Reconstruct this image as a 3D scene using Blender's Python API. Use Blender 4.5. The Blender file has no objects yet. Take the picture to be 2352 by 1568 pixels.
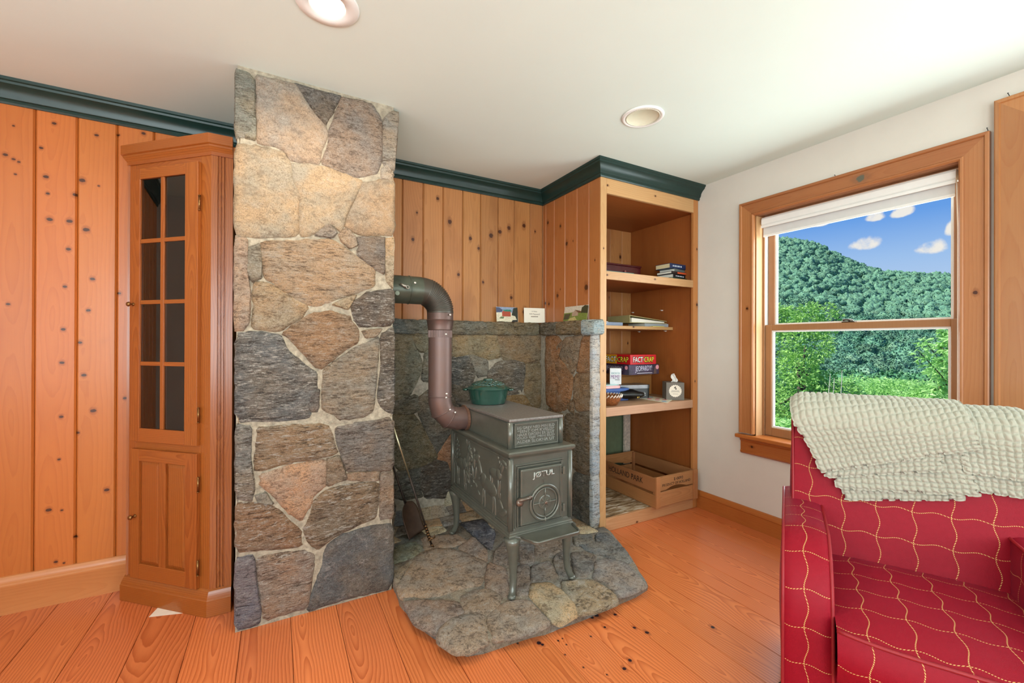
import bpy, bmesh, math, random
import numpy as np
from mathutils import Vector, Matrix, noise as mnoise

SC = bpy.context.scene
COL = SC.collection
PI = math.pi

# ------------------------------------------------------------------ camera
CAM_F, CAM_YAW, CAM_PITCH, CAM_ROLL, CAM_H = 972.4, 0.50684, 0.00192, 0.00323, 1.18
def cam_axes():
    y, p, ro = CAM_YAW, CAM_PITCH, CAM_ROLL
    f = Vector((math.sin(y) * math.cos(p), math.cos(y) * math.cos(p), math.sin(p)))
    r = Vector((math.cos(y), -math.sin(y), 0)); u = r.cross(f)
    return r * math.cos(ro) + u * math.sin(ro), u * math.cos(ro) - r * math.sin(ro), f
CR, CU, CF = cam_axes()
CP = Vector((0, 0, CAM_H))
cam_d = bpy.data.cameras.new('camera'); cam_d.sensor_width = 36; cam_d.lens = CAM_F / 2352 * 36
cam_d.clip_start = 0.05; cam_d.clip_end = 3000
cam = bpy.data.objects.new('camera', cam_d); COL.objects.link(cam)
m3 = Matrix((CR, CU, -CF)).transposed()
cam.matrix_world = Matrix.Translation(CP) @ m3.to_4x4()
SC.camera = cam

# ------------------------------------------------------------------ exposure
SC.view_settings.view_transform = 'Standard'; SC.view_settings.look = 'None'
SC.view_settings.gamma = 1; SC.view_settings.use_curve_mapping = False
SC.view_settings.exposure = 0.0
SC.cycles.max_bounces = 5; SC.cycles.diffuse_bounces = 3; SC.cycles.glossy_bounces = 2; SC.cycles.transmission_bounces = 3; SC.cycles.transparent_max_bounces = 10
SC.cycles.use_adaptive_sampling = True; SC.cycles.adaptive_threshold = .05; SC.cycles.adaptive_min_samples = 12
SC.cycles.caustics_reflective = False; SC.cycles.caustics_refractive = False; SC.cycles.sample_clamp_indirect = 6

def px(p):                                   # direction of a photo pixel (2352 x 1568 frame)
    return CF * CAM_F + CR * (p[0] - 1176) + CU * (784 - p[1])
def onX(p, x): d = px(p); return CP + d * (x / d.x)
def onY(p, y): d = px(p); return CP + d * (y / d.y)
def onZ(p, z): d = px(p); return CP + d * ((z - CAM_H) / d.z)

def lin(h):
    h = h.lstrip('#'); o = []
    for i in (0, 2, 4):
        v = int(h[i:i + 2], 16) / 255
        o.append(v / 12.92 if v <= .04045 else ((v + .055) / 1.055) ** 2.4)
    return (o[0], o[1], o[2], 1)

# ------------------------------------------------------------------ world: blue summer sky with a few small clouds
world = bpy.data.worlds.new('sky'); SC.world = world; world.use_nodes = True
wn = world.node_tree.nodes; wl = world.node_tree.links; wn.clear()
class NT:                                    # tiny node helper
    def __init__(s, nt): s.nt = nt; s.n = nt.nodes; s.l = nt.links
    def new(s, t, **k):
        nd = s.n.new(t)
        for a, b in k.items(): setattr(nd, a, b)
        return nd
    def set(s, sock, v):
        if hasattr(v, 'default_value') or hasattr(v, 'is_output'): s.l.new(v, sock)
        else: sock.default_value = v
    def math(s, op, a, b=None, c=None, clamp=False):
        nd = s.new('ShaderNodeMath', operation=op, use_clamp=clamp)
        for i, v in enumerate((a, b, c)):
            if v is not None: s.set(nd.inputs[i], v)
        return nd.outputs[0]
    def vmath(s, op, a, b=None, scale=None):
        nd = s.new('ShaderNodeVectorMath', operation=op)
        s.set(nd.inputs[0], a)
        if b is not None: s.set(nd.inputs[1], b)
        if scale is not None: s.set(nd.inputs['Scale'], scale)
        return nd.outputs['Value'] if op in ('DOT_PRODUCT', 'LENGTH', 'DISTANCE') else nd.outputs[0]
    def sep(s, v): nd = s.new('ShaderNodeSeparateXYZ'); s.l.new(v, nd.inputs[0]); return nd.outputs
    def comb(s, x, y, z):
        nd = s.new('ShaderNodeCombineXYZ')
        for i, v in enumerate((x, y, z)): s.set(nd.inputs[i], v)
        return nd.outputs[0]
    def noise(s, vec, scale=5, detail=3, rough=.5, dist=0, out=0):
        nd = s.new('ShaderNodeTexNoise')
        if vec is not None: s.l.new(vec, nd.inputs['Vector'])
        nd.inputs['Scale'].default_value = scale; nd.inputs['Detail'].default_value = detail
        nd.inputs['Roughness'].default_value = rough; nd.inputs['Distortion'].default_value = dist
        return nd.outputs[out]
    def ramp(s, fac, stops, interp='LINEAR'):
        nd = s.new('ShaderNodeValToRGB'); s.set(nd.inputs[0], fac); cr = nd.color_ramp; cr.interpolation = interp
        while len(cr.elements) < len(stops): cr.elements.new(.5)
        for e, (p, c) in zip(cr.elements, stops):
            e.position = p; e.color = c if len(c) == 4 else (*c, 1)
        return nd.outputs[0]
    def mix(s, fac, a, b, mode='MIX'):
        nd = s.new('ShaderNodeMix', data_type='RGBA', blend_type=mode)
        s.set(nd.inputs[0], fac); s.set(nd.inputs[6], a); s.set(nd.inputs[7], b); return nd.outputs[2]
    def smooth(s, v, lo, hi, o0=0, o1=1):
        nd = s.new('ShaderNodeMapRange', interpolation_type='SMOOTHSTEP')
        s.set(nd.inputs[0], v); s.set(nd.inputs[1], lo); s.set(nd.inputs[2], hi); s.set(nd.inputs[3], o0); s.set(nd.inputs[4], o1)
        return nd.outputs[0]
W = NT(world.node_tree)
tc = W.new('ShaderNodeTexCoord'); dirv = tc.outputs['Generated']
dz = W.sep(dirv)[2]
sky = W.ramp(W.smooth(dz, 0.0, .42), [(0, lin('#c3d4ee')), (.3, lin('#9fc0ee')), (.55, lin('#6a9fe8')), (1, lin('#3c7fdc'))])
nz = W.noise(dirv, 26, 5, .6)
tot = None
for (cx, cy, rw, rh) in ((1985, 562, 42, 24), (2072, 487, 34, 22), (2138, 570, 42, 26), (2008, 500, 30, 18), (2190, 525, 22, 34),
                         (1970, 621, 15, 11), (2066, 634, 20, 12), (2144, 634, 26, 14), (1880, 517, 30, 8), (2240, 600, 40, 16), (1720, 560, 50, 24), (2400, 540, 60, 30)):
    d = px((cx, cy)).normalized(); e1 = px((cx + rw, cy)).normalized() - d; e2 = px((cx, cy - rh)).normalized() - d
    df = W.vmath('SUBTRACT', dirv, tuple(d))
    a = W.vmath('DOT_PRODUCT', df, tuple(e1 / e1.length_squared)); b = W.vmath('DOT_PRODUCT', df, tuple(e2 / e2.length_squared))
    b = W.math('ADD', b, W.math('MULTIPLY', W.math('LESS_THAN', b, -.0), W.math('MULTIPLY', b, .6)))
    q = W.math('ADD', W.math('MULTIPLY', a, a), W.math('MULTIPLY', b, b))
    q = W.math('SUBTRACT', 1.25, q, clamp=True)
    tot = q if tot is None else W.math('MAXIMUM', tot, q)
cm = W.smooth(W.math('ADD', tot, W.math('MULTIPLY', W.math('SUBTRACT', nz, .5), 1.9)), .42, 1.0)
cm = W.math('MULTIPLY', cm, W.math('GREATER_THAN', tot, .02))
skyc = W.mix(cm, sky, lin('#f4ece6'))
bg = W.new('ShaderNodeBackground'); wl.new(skyc, bg.inputs[0]); bg.inputs[1].default_value = 1.0
wo = W.new('ShaderNodeOutputWorld'); wl.new(bg.outputs[0], wo.inputs[0])

# ------------------------------------------------------------------ lights
def lamp(name, kind, loc, energy, color=(1, 1, 1), rot=None, **k):
    d = bpy.data.lights.new(name, kind); d.energy = energy; d.color = color
    for a, b in k.items(): setattr(d, a, b)
    o = bpy.data.objects.new(name, d); COL.objects.link(o); o.location = loc
    if rot is not None: o.rotation_euler = rot
    return o
def aim(o, v): o.rotation_euler = Vector(v).to_track_quat('-Z', 'Y').to_euler()
sun = lamp('sun', 'SUN', (0, 0, 30), 8.5, (1, .95, .86), angle=.01); aim(sun, (.42, -.34, -.80))
# rear and side fill: area lamps added by unseen wall openings, tilted up
L1 = lamp('rear_fill', 'AREA', (-1.15, -1.93, 1.35), 101, (.83, .97, 1), shape='RECTANGLE', size=1.5, size_y=1.5); aim(L1, (.35, 1, .55))
L1b = lamp('rear_fill_right', 'AREA', (1.30, -1.93, 1.35), 47, (.87, .98, .98), shape='RECTANGLE', size=1.5, size_y=1.5); aim(L1b, (-.05, 1, .75))
L2 = lamp('side_fill', 'AREA', (-2.13, 0.2, 1.35), 34, (.93, .98, 1), shape='RECTANGLE', size=2.2, size_y=1.4); aim(L2, (1, .0, .7))
L3 = lamp('door_fill', 'AREA', (2.76, -0.05, 1.15), 28, (.88, .95, 1), shape='RECTANGLE', size=.8, size_y=1.9); aim(L3, (-1, .1, .45))  # lamp added in the unseen glazed doorway, tilted up to fill the room
L4 = lamp('window_daylight_view', 'AREA', (2.86, 1.14, 1.30), 24, (.90, .96, 1), shape='RECTANGLE', size=.8, size_y=1.2); aim(L4, (-1, .1, .0))

# ------------------------------------------------------------------ materials
MATS = {}
def mat_new(name):
    m = bpy.data.materials.new(name); m.use_nodes = True; nt = m.node_tree; nt.nodes.clear()
    t = NT(nt); b = t.new('ShaderNodeBsdfPrincipled'); o = t.new('ShaderNodeOutputMaterial')
    t.l.new(b.outputs[0], o.inputs[0]); MATS[name] = m
    return m, t, b
def bump(t, b, h, strength=.3, dist=.01):
    nd = t.new('ShaderNodeBump'); nd.inputs['Strength'].default_value = strength; nd.inputs['Distance'].default_value = dist
    t.l.new(h, nd.inputs['Height']); t.l.new(nd.outputs[0], b.inputs['Normal'])
def plain(name, col, rough=.5, metal=0, var=.08, scale=30, bmp=0, bscale=200, spec=.5, emit=None, coat=0, c2=None, detail=4):
    if name in MATS: return MATS[name]
    m, t, b = mat_new(name); col = lin(col) if isinstance(col, str) else col
    tc = t.new('ShaderNodeTexCoord').outputs['Object']
    n = t.noise(tc, scale, detail, .6)
    lo = tuple(x * (1 - var) for x in col[:3]) + (1,); hi = tuple(min(1, x * (1 + var)) for x in col[:3]) + (1,)
    if c2: hi = lin(c2)
    t.l.new(t.ramp(n, [(.3, lo), (.7, hi)]), b.inputs['Base Color'])
    b.inputs['Roughness'].default_value = rough; b.inputs['Metallic'].default_value = metal
    b.inputs['Specular IOR Level'].default_value = spec; b.inputs['Coat Weight'].default_value = coat
    if bmp: bump(t, b, t.noise(tc, bscale, 3, .6), bmp, .004)
    if emit:
        b.inputs['Emission Color'].default_value = lin(emit[0]); b.inputs['Emission Strength'].default_value = emit[1]
    return m

def wood(name, light, dark, spacing=.008, amp=.3, along=2, across=0, contrast=1, rough=.4, var=.25, knots=(), knot_col='#4a230d',
         coat=.0, streak=.25, loff=0, kel=1.05, sharp=.7, blot=.0, seed=None, spec=.4):
    """solid growth rings cut lengthwise; along/across are object axes; knots = (across, along, radius)"""
    if name in MATS: return MATS[name]
    m, t, b = mat_new(name)
    tc = t.new('ShaderNodeTexCoord').outputs['Object']; s = t.sep(tc)
    oi = t.new('ShaderNodeObjectInfo'); R = oi.outputs['Random']
    if seed is not None:
        R = t.math('FRACT', t.math('ADD', R, seed))
    a, l = s[across], s[along]
    third = 3 - across - along
    l2 = t.math('ADD', t.math('ADD', l, t.math('MULTIPLY', R, 37.0)), loff)
    a2 = t.math('ADD', a, t.math('MULTIPLY', t.math('SINE', t.math('MULTIPLY', R, 91.0)), .05))
    # bend the grain round the knots
    kd = None; kh = None
    for (ka, kl, kr) in knots:
        kr = kr * .8
        da = t.math('SUBTRACT', a, ka); dl = t.math('SUBTRACT', l, kl)
        wv = t.comb(t.math('DIVIDE', da, kr), t.math('DIVIDE', dl, kr * kel), 0)
        dist = t.vmath('LENGTH', wv)
        hv = t.comb(t.math('DIVIDE', da, kr), t.math('DIVIDE', dl, kr * kel * 1.8), 0); hd = t.vmath('LENGTH', hv)
        kd = dist if kd is None else t.math('MINIMUM', kd, dist)
        kh = hd if kh is None else t.math('MINIMUM', kh, hd)
    nvec = t.comb(t.math('MULTIPLY', a2, 2.0), t.math('MULTIPLY', l2, .75), t.math('ADD', t.math('MULTIPLY', R, 20), t.math('MULTIPLY', s[third], 1.5)))
    n1 = t.noise(nvec, 1, 2, .5)
    dd = t.math('MULTIPLY', t.math('SUBTRACT', n1, .5), amp)
    r = t.math('SQRT', t.math('ADD', t.math('MULTIPLY', a2, a2), t.math('MULTIPLY', dd, dd)))
    wob = t.noise(t.comb(t.math('MULTIPLY', a, 30), t.math('MULTIPLY', l2, 6), s[third]), 1, 2, .5)
    ring = t.math('ADD', t.math('DIVIDE', r, spacing), t.math('MULTIPLY', wob, .8))
    if kh is not None:
        ring = t.math('ADD', ring, t.math('MULTIPLY', t.smooth(kh, 3.2, .6), .7))
    saw = t.math('FRACT', ring)
    tri = t.ramp(saw, [(0, (0, 0, 0)), (sharp * .6, (.22, .22, .22)), (sharp, (.55, .55, .55)), (.93, (1, 1, 1)), (1, (0, 0, 0))])
    fine = t.noise(t.comb(t.math('MULTIPLY', a, 260), t.math('MULTIPLY', l2, 5), t.math('MULTIPLY', s[third], 260)), 1, 3, .6)
    fac = t.math('ADD', t.math('MULTIPLY', tri, contrast * .75), t.math('MULTIPLY', t.math('SUBTRACT', fine, .5), streak * 2), clamp=True)
    col = t.mix(fac, lin(light) if isinstance(light, str) else light, lin(dark) if isinstance(dark, str) else dark)
    if blot:
        bl = t.noise(t.comb(t.math('MULTIPLY', a, 9), t.math('MULTIPLY', l2, 2.2), s[third]), 1, 3, .5)
        col = t.mix(t.math('MULTIPLY', t.smooth(bl, .45, .75), blot), col, lin(dark) if isinstance(dark, str) else dark)
    val = t.math('ADD', 1 - var / 2, t.math('MULTIPLY', t.math('FRACT', t.math('MULTIPLY', R, 13.7)), var))
    col = t.mix(1.0, col, t.comb(val, t.math('MULTIPLY', val, t.math('ADD', .94, t.math('MULTIPLY', R, .1))), val), 'MULTIPLY')
    if kd is not None:
        nk = t.noise(tc, 90, 3, .6)
        kdn = t.math('ADD', kd, t.math('MULTIPLY', t.math('SUBTRACT', nk, .5), .7))
        khn = t.math('ADD', kh, t.math('MULTIPLY', t.math('SUBTRACT', nk, .5), .9))
        dk = lin(knot_col)
        mid = tuple((x * .45 + y * .55) for x, y in zip(dk, lin(dark) if isinstance(dark, str) else dark))
        col = t.mix(t.math('MULTIPLY', t.smooth(khn, 1.75, .9), .5), col, mid)
        col = t.mix(t.smooth(kdn, 1.15, .75), col, dk)
    t.l.new(col, b.inputs['Base Color'])
    b.inputs['Roughness'].default_value = rough; b.inputs['Coat Weight'].default_value = coat; b.inputs['Coat Roughness'].default_value = .18
    b.inputs['Specular IOR Level'].default_value = spec
    bump(t, b, fac, .12, .002)
    return m

def stone_mat(name, streak=(1, 1, 1), contrast=.5, white=0.12, scale=14, vein=False):
    if name in MATS: return MATS[name]
    m, t, b = mat_new(name)
    oi = t.new('ShaderNodeObjectInfo'); tc = t.new('ShaderNodeTexCoord').outputs['Object']; R = oi.outputs['Random']
    off = t.vmath('ADD', tc, t.comb(t.math('MULTIPLY', R, 37), t.math('MULTIPLY', R, 19), 3))
    mp = t.new('ShaderNodeMapping'); t.l.new(off, mp.inputs[0]); mp.inputs['Scale'].default_value = streak
    t.l.new(t.comb(t.math('MULTIPLY', R, 2.1), t.math('ADD', .4, t.math('MULTIPLY', t.math('FRACT', t.math('MULTIPLY', R, 7.7)), 1.6)), t.math('MULTIPLY', t.math('FRACT', t.math('MULTIPLY', R, 5.3)), 1.5)), mp.inputs['Rotation'])
    n0 = t.noise(off, 6, 4, .6); n1 = t.noise(mp.outputs[0], scale, 7, .72, .8); n2 = t.noise(mp.outputs[0], scale * 4.5, 6, .74, .5)
    n3 = t.noise(off, 210, 4, .7); n4 = t.noise(mp.outputs[0], scale * 1.7, 5, .7, 1.2)
    base = oi.outputs['Color']
    warm = t.mix(1.0, base, (1.14, 1.0, .84, 1), 'MULTIPLY'); cool = t.mix(1.0, base, (.90, .97, 1.02, 1), 'MULTIPLY')
    col = t.mix(t.smooth(n0, .36, .62), cool, warm)
    dk = t.mix(1.0, base, (.34, .30, .27, 1), 'MULTIPLY'); lt = t.mix(.45, base, lin('#e4d8c8'))
    f = t.math('ADD', t.math('MULTIPLY', n1, .5), t.math('MULTIPLY', n2, .5))
    col = t.mix(t.math('MULTIPLY', t.smooth(f, .505, .41), contrast * 1.5, clamp=True), col, dk)
    col = t.mix(t.math('MULTIPLY', t.smooth(f, .525, .60), contrast * 1.2, clamp=True), col, lt)
    if white: col = t.mix(t.math('MULTIPLY', t.smooth(t.math('ADD', t.math('MULTIPLY', n4, .6), t.math('MULTIPLY', n2, .4)), .535, .58), white * 3, clamp=True), col, lin('#ded5c8'))
    col = t.mix(t.math('MULTIPLY', t.smooth(n3, .52, .36), .5), col, dk); col = t.mix(t.math('MULTIPLY', t.smooth(n3, .56, .68), .3), col, lt)
    t.l.new(col, b.inputs['Base Color']); b.inputs['Roughness'].default_value = .82; b.inputs['Specular IOR Level'].default_value = .25
    h = t.math('ADD', t.math('ADD', t.math('MULTIPLY', n1, 1.0), t.math('MULTIPLY', n2, .7)), t.math('MULTIPLY', n3, .18))
    bump(t, b, h, 1.0, .022)
    return m

def glass(name, tint=(.97, .99, .98, 1), refl=.06):
    if name in MATS: return MATS[name]
    m = bpy.data.materials.new(name); m.use_nodes = True; nt = m.node_tree; nt.nodes.clear(); t = NT(nt)
    tr = t.new('ShaderNodeBsdfTransparent'); tr.inputs[0].default_value = tint
    gl = t.new('ShaderNodeBsdfGlossy'); gl.inputs['Roughness'].default_value = .01
    fr = t.new('ShaderNodeFresnel'); fr.inputs[0].default_value = 1.45
    mx = t.new('ShaderNodeMixShader'); t.l.new(t.math('MULTIPLY', fr.outputs[0], refl / .04, clamp=True), mx.inputs[0])
    t.l.new(tr.outputs[0], mx.inputs[1]); t.l.new(gl.outputs[0], mx.inputs[2])
    o = t.new('ShaderNodeOutputMaterial'); t.l.new(mx.outputs[0], o.inputs[0]); MATS[name] = m; return m

# ------------------------------------------------------------------ mesh building
class MB:
    def __init__(s): s.v = []; s.f = []; s.uv = {}
    def add(s, vs, fs, uv=None):
        o = len(s.v); s.v += [tuple(v) for v in vs]
        for k, f in enumerate(fs):
            if uv: s.uv[len(s.f)] = uv[k]
            s.f.append(tuple(i + o for i in f))
        return s
    def box(s, x0, x1, y0, y1, z0, z1):
        return s.add([(x0, y0, z0), (x1, y0, z0), (x1, y1, z0), (x0, y1, z0), (x0, y0, z1), (x1, y0, z1), (x1, y1, z1), (x0, y1, z1)],
                     [(0, 3, 2, 1), (4, 5, 6, 7), (0, 1, 5, 4), (1, 2, 6, 5), (2, 3, 7, 6), (3, 0, 4, 7)])
    def obox(s, c, ex, ey, ez):              # oriented box, half extents as vectors
        c, ex, ey, ez = map(Vector, (c, ex, ey, ez)); vs = []
        for k in (-1, 1):
            for i, j in ((-1, -1), (1, -1), (1, 1), (-1, 1)): vs.append(c + ex * i + ey * j + ez * k)
        return s.add(vs, [(0, 3, 2, 1), (4, 5, 6, 7), (0, 1, 5, 4), (1, 2, 6, 5), (2, 3, 7, 6), (3, 0, 4, 7)])
    def prism(s, pts, axis, t0, t1):
        n = len(pts)
        def P(p, t): return {'x': (t, p[0], p[1]), 'y': (p[0], t, p[1]), 'z': (p[0], p[1], t)}[axis]
        return s.add([P(p, t0) for p in pts] + [P(p, t1) for p in pts],
                     [tuple(range(n))[::-1], tuple(range(n, 2 * n))] + [(i, (i + 1) % n, n + (i + 1) % n, n + i) for i in range(n)])
    def tube(s, path, r, n=12, cap=True, flat=1.0, up=None):
        path = [Vector(p) for p in path]; k = len(path)
        rs = r if isinstance(r, (list, tuple)) else [r] * k
        T = []
        for i in range(k):
            a = path[max(0, i - 1)]; b = path[min(k - 1, i + 1)]; T.append((b - a).normalized())
        u = Vector(up) if up else (Vector((0, 0, 1)) if abs(T[0].z) < .9 else Vector((1, 0, 0)))
        u = (u - T[0] * u.dot(T[0])).normalized(); vs = []
        for i in range(k):
            u = (u - T[i] * u.dot(T[i])).normalized(); w = T[i].cross(u)
            for j in range(n):
                a = 2 * PI * j / n; vs.append(path[i] + (u * math.cos(a) * flat + w * math.sin(a)) * rs[i])
        fs = [(i * n + j, i * n + (j + 1) % n, (i + 1) * n + (j + 1) % n, (i + 1) * n + j) for i in range(k - 1) for j in range(n)]
        if cap: fs += [tuple(range(n))[::-1], tuple(range((k - 1) * n, k * n))]
        return s.add(vs, fs)
    def lathe(s, prof, c=(0, 0, 0), n=24, axis=(0, 0, 1), sx=1, sy=1):
        ax = Vector(axis).normalized(); q = Vector((0, 0, 1)).rotation_difference(ax); c = Vector(c); vs = []; k = len(prof)
        for (r, z) in prof:
            for j in range(n):
                a = 2 * PI * j / n; vs.append(c + q @ Vector((r * math.cos(a) * sx, r * math.sin(a) * sy, z)))
        fs = [(i * n + j, i * n + (j + 1) % n, (i + 1) * n + (j + 1) % n, (i + 1) * n + j) for i in range(k - 1) for j in range(n)]
        fs += [tuple(range(n))[::-1], tuple(range((k - 1) * n, k * n))]
        return s.add(vs, fs)
    def torus(s, c, R, r, n=32, m=8, axis=(0, 0, 1), sz=1):
        q = Vector((0, 0, 1)).rotation_difference(Vector(axis).normalized()); c = Vector(c); vs = []
        for i in range(n):
            a = 2 * PI * i / n
            for j in range(m):
                b = 2 * PI * j / m
                vs.append(c + q @ Vector(((R + r * math.cos(b)) * math.cos(a), (R + r * math.cos(b)) * math.sin(a), r * math.sin(b) * sz)))
        return s.add(vs, [(i * m + j, ((i + 1) % n) * m + j, ((i + 1) % n) * m + (j + 1) % m, i * m + (j + 1) % m) for i in range(n) for j in range(m)])
    def ell(s, c, ax, ay, az, n=12, m=8):    # ellipsoid with axis vectors
        c, ax, ay, az = Vector(c), Vector(ax), Vector(ay), Vector(az); vs = [c + az]; 
        for i in range(1, m):
            ph = PI * i / m
            for j in range(n):
                th = 2 * PI * j / n
                vs.append(c + az * math.cos(ph) + (ax * math.cos(th) + ay * math.sin(th)) * math.sin(ph))
        vs.append(c - az); L = len(vs) - 1
        fs = [(0, 1 + j, 1 + (j + 1) % n) for j in range(n)] + [(L, 1 + (m - 2) * n + (j + 1) % n, 1 + (m - 2) * n + j) for j in range(n)]
        fs += [(1 + i * n + j, 1 + (i + 1) * n + j, 1 + (i + 1) * n + (j + 1) % n, 1 + i * n + (j + 1) % n) for i in range(m - 2) for j in range(n)]
        return s.add(vs, fs)
    def grid(s, fn, nu, nv, uvfn=None):
        vs = [fn(i / nu, j / nv) for i in range(nu + 1) for j in range(nv + 1)]; w = nv + 1; fs = []; uv = []
        for i in range(nu):
            for j in range(nv):
                fs.append((i * w + j, (i + 1) * w + j, (i + 1) * w + j + 1, i * w + j + 1))
                if uvfn: uv.append([uvfn(i / nu, j / nv), uvfn((i + 1) / nu, j / nv), uvfn((i + 1) / nu, (j + 1) / nv), uvfn(i / nu, (j + 1) / nv)])
        return s.add(vs, fs, uv if uvfn else None)
    def mesh(s, name, off=(0, 0, 0), fix=True, boxuv=False):
        me = bpy.data.meshes.new(name); off = Vector(off)
        me.from_pydata([tuple(Vector(v) - off) for v in s.v], [], s.f)
        if fix:
            bm = bmesh.new(); bm.from_mesh(me); bmesh.ops.recalc_face_normals(bm, faces=bm.faces); bm.to_mesh(me); bm.free()
        if s.uv or boxuv:
            ul = me.uv_layers.new(name='UVMap')
            for p in me.polygons:
                given = s.uv.get(p.index)
                if given:
                    vmap = {v: given[k] for k, v in enumerate(s.f[p.index])}
                for li in p.loop_indices:
                    vi = me.loops[li].vertex_index; co = Vector(s.v[vi])
                    if given: ul.data[li].uv = vmap[vi]
                    else:
                        n = p.normal; a = max(range(3), key=lambda q: abs(n[q]))
                        ul.data[li].uv = ((co.y, co.z), (co.x, co.z), (co.x, co.y))[a]
        return me
    def obj(s, name, mat, parent=None, bevel=0, seg=2, smooth=False, color=None, local=False, fix=True, boxuv=False, origin=None):
        """world-space shape -> one mesh object; local=True when the shape is already in the parent's frame"""
        off = Vector((0, 0, 0))
        if parent is not None and not local: off = woff(parent)
        if origin is not None: off = Vector(origin)
        me = s.mesh(name, off, fix, boxuv)
        if mat is not None: me.materials.append(mat)
        if smooth:
            for p in me.polygons: p.use_smooth = True
        o = bpy.data.objects.new(name, me); COL.objects.link(o)
        if parent is not None: o.parent = parent
        if origin is not None: o.location = Vector(origin) - (woff(parent) if parent is not None else Vector((0, 0, 0)))
        if bevel:
            b = o.modifiers.new('bevel', 'BEVEL'); b.width = bevel; b.segments = seg; b.limit_method = 'ANGLE'; b.angle_limit = .6
        if color is not None: o.color = color
        return o
def woff(o):
    t = Vector((0, 0, 0))
    while o is not None: t = t + o.location; o = o.parent
    return t
def tag(o, label=None, cat=None, group=None, kind=None):
    if label: o['label'] = label
    if cat: o['category'] = cat
    if group: o['group'] = group
    if kind: o['kind'] = kind
    return o
def thing(name, label, cat, loc=(0, 0, 0), rotz=0, group=None, kind=None):
    o = bpy.data.objects.new(name, None); COL.objects.link(o); o.location = loc; o.rotation_euler = (0, 0, rotz)
    o.empty_display_size = .1
    return tag(o, label, cat, group, kind)
def autosmooth(o, ang=.6):
    for p in o.data.polygons: p.use_smooth = True
    o.data.set_sharp_from_angle(angle=ang)
    return o

def text_obj(name, body, mat, parent, origin, ex, ey, height=None, width=None, extrude=.0008, local=False, spacing=1.0, bold=0):
    """lettering as a mesh: baseline-centre at origin, ex/ey unit vectors, fitted to width x height"""
    cu = bpy.data.curves.new(name, 'FONT'); cu.body = body; cu.align_x = 'CENTER'; cu.align_y = 'CENTER'; cu.size = 1
    cu.extrude = 0.0; cu.space_character = spacing; cu.resolution_u = 3; cu.offset = bold
    to = bpy.data.objects.new(name, cu); COL.objects.link(to); bpy.context.view_layer.update()
    me = bpy.data.meshes.new_from_object(to.evaluated_get(bpy.context.evaluated_depsgraph_get()))
    bpy.data.objects.remove(to); bpy.data.curves.remove(cu)
    bm = bmesh.new(); bm.from_mesh(me)
    xs = [v.co.x for v in bm.verts]; ys = [v.co.y for v in bm.verts]
    w, h = max(xs) - min(xs), max(ys) - min(ys); cx, cy = (max(xs) + min(xs)) / 2, (max(ys) + min(ys)) / 2
    sy = (height / h) if height else width / w; sx = (width / w) if width else sy
    ex, ey = Vector(ex).normalized(), Vector(ey).normalized(); en = ex.cross(ey)
    base = Vector(origin) - (woff(parent) if (parent is not None and not local) else Vector((0, 0, 0)))
    r = bmesh.ops.extrude_face_region(bm, geom=bm.faces[:])
    top = {v for v in r['geom'] if isinstance(v, bmesh.types.BMVert)}
    for v in bm.verts:
        v.co = base + ex * ((v.co.x - cx) * sx) + ey * ((v.co.y - cy) * sy) + en * (extrude if v in top else 0)
    bmesh.ops.recalc_face_normals(bm, faces=bm.faces)
    bm.to_mesh(me); bm.free(); me.materials.clear(); me.materials.append(mat)
    o = bpy.data.objects.new(name, me); COL.objects.link(o)
    if parent is not None: o.parent = parent
    return o
random.seed(7)
# ================================================================== the room shell
YA, XB, ZC = 2.69, 2.66, 2.302            # panelled wall, window wall, ceiling
XL, YR = -2.2, -2.0                       # wall to the left, wall behind the photographer
plaster = plain('plaster', '#d8d1c5', .85, var=.03, scale=3, bmp=.05, bscale=90, spec=.2)
ceil_m = plain('ceiling_paint', '#dfe9df', .9, var=.015, scale=2, spec=.15)
subfloor = plain('dark_gap', '#1d0d05', .9)
FLOOR_L, FLOOR_D = (.74, .215, .064, 1), (.43, .080, .017, 1)
floor_m = wood('heart_pine_floor', FLOOR_L, FLOOR_D, spacing=.0105, amp=.42, along=1, across=0, contrast=.95, rough=.30, var=.16, coat=.25, streak=.14, sharp=.62, spec=.45)

fl = MB().box(XL, XB, YR, YA, -.12, -.018).obj('floor', subfloor); tag(fl, kind='structure', label='wide orange heart pine floorboards')
floor_knots = {6: [(.03, 1.30, .006), (-.04, 1.21, .004)], }
seams = [-2.2, -2.11, -1.93, -1.75, -1.57, -1.39, -1.21, -1.03, -.853, -.67, -.482, -.30, -.122, .056, .236, .411, .593, .770, .952, 1.13, 1.31, 1.49, 1.665, 1.84, 2.01, 2.19, 2.375, 2.54, 2.66]
burns = [((1369, 1412), .016), ((1360, 1418), .010), ((1413, 1411), .009), ((1457, 1441), .008), ((1486, 1452), .010), ((1637, 1440), .010), ((1238, 1476), .012), ((1246, 1480), .008),
         ((1189, 1477), .006), ((1389, 1440), .007), ((1282, 1471), .005), ((1357, 1461), .005), ((1434, 1535), .009), ((1447, 1516), .009), ((1298, 1503), .004), ((1340, 1532), .004), ((1394, 1549), .004), ((1292, 1466), .004), ((1301, 1480), .004)]
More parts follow.
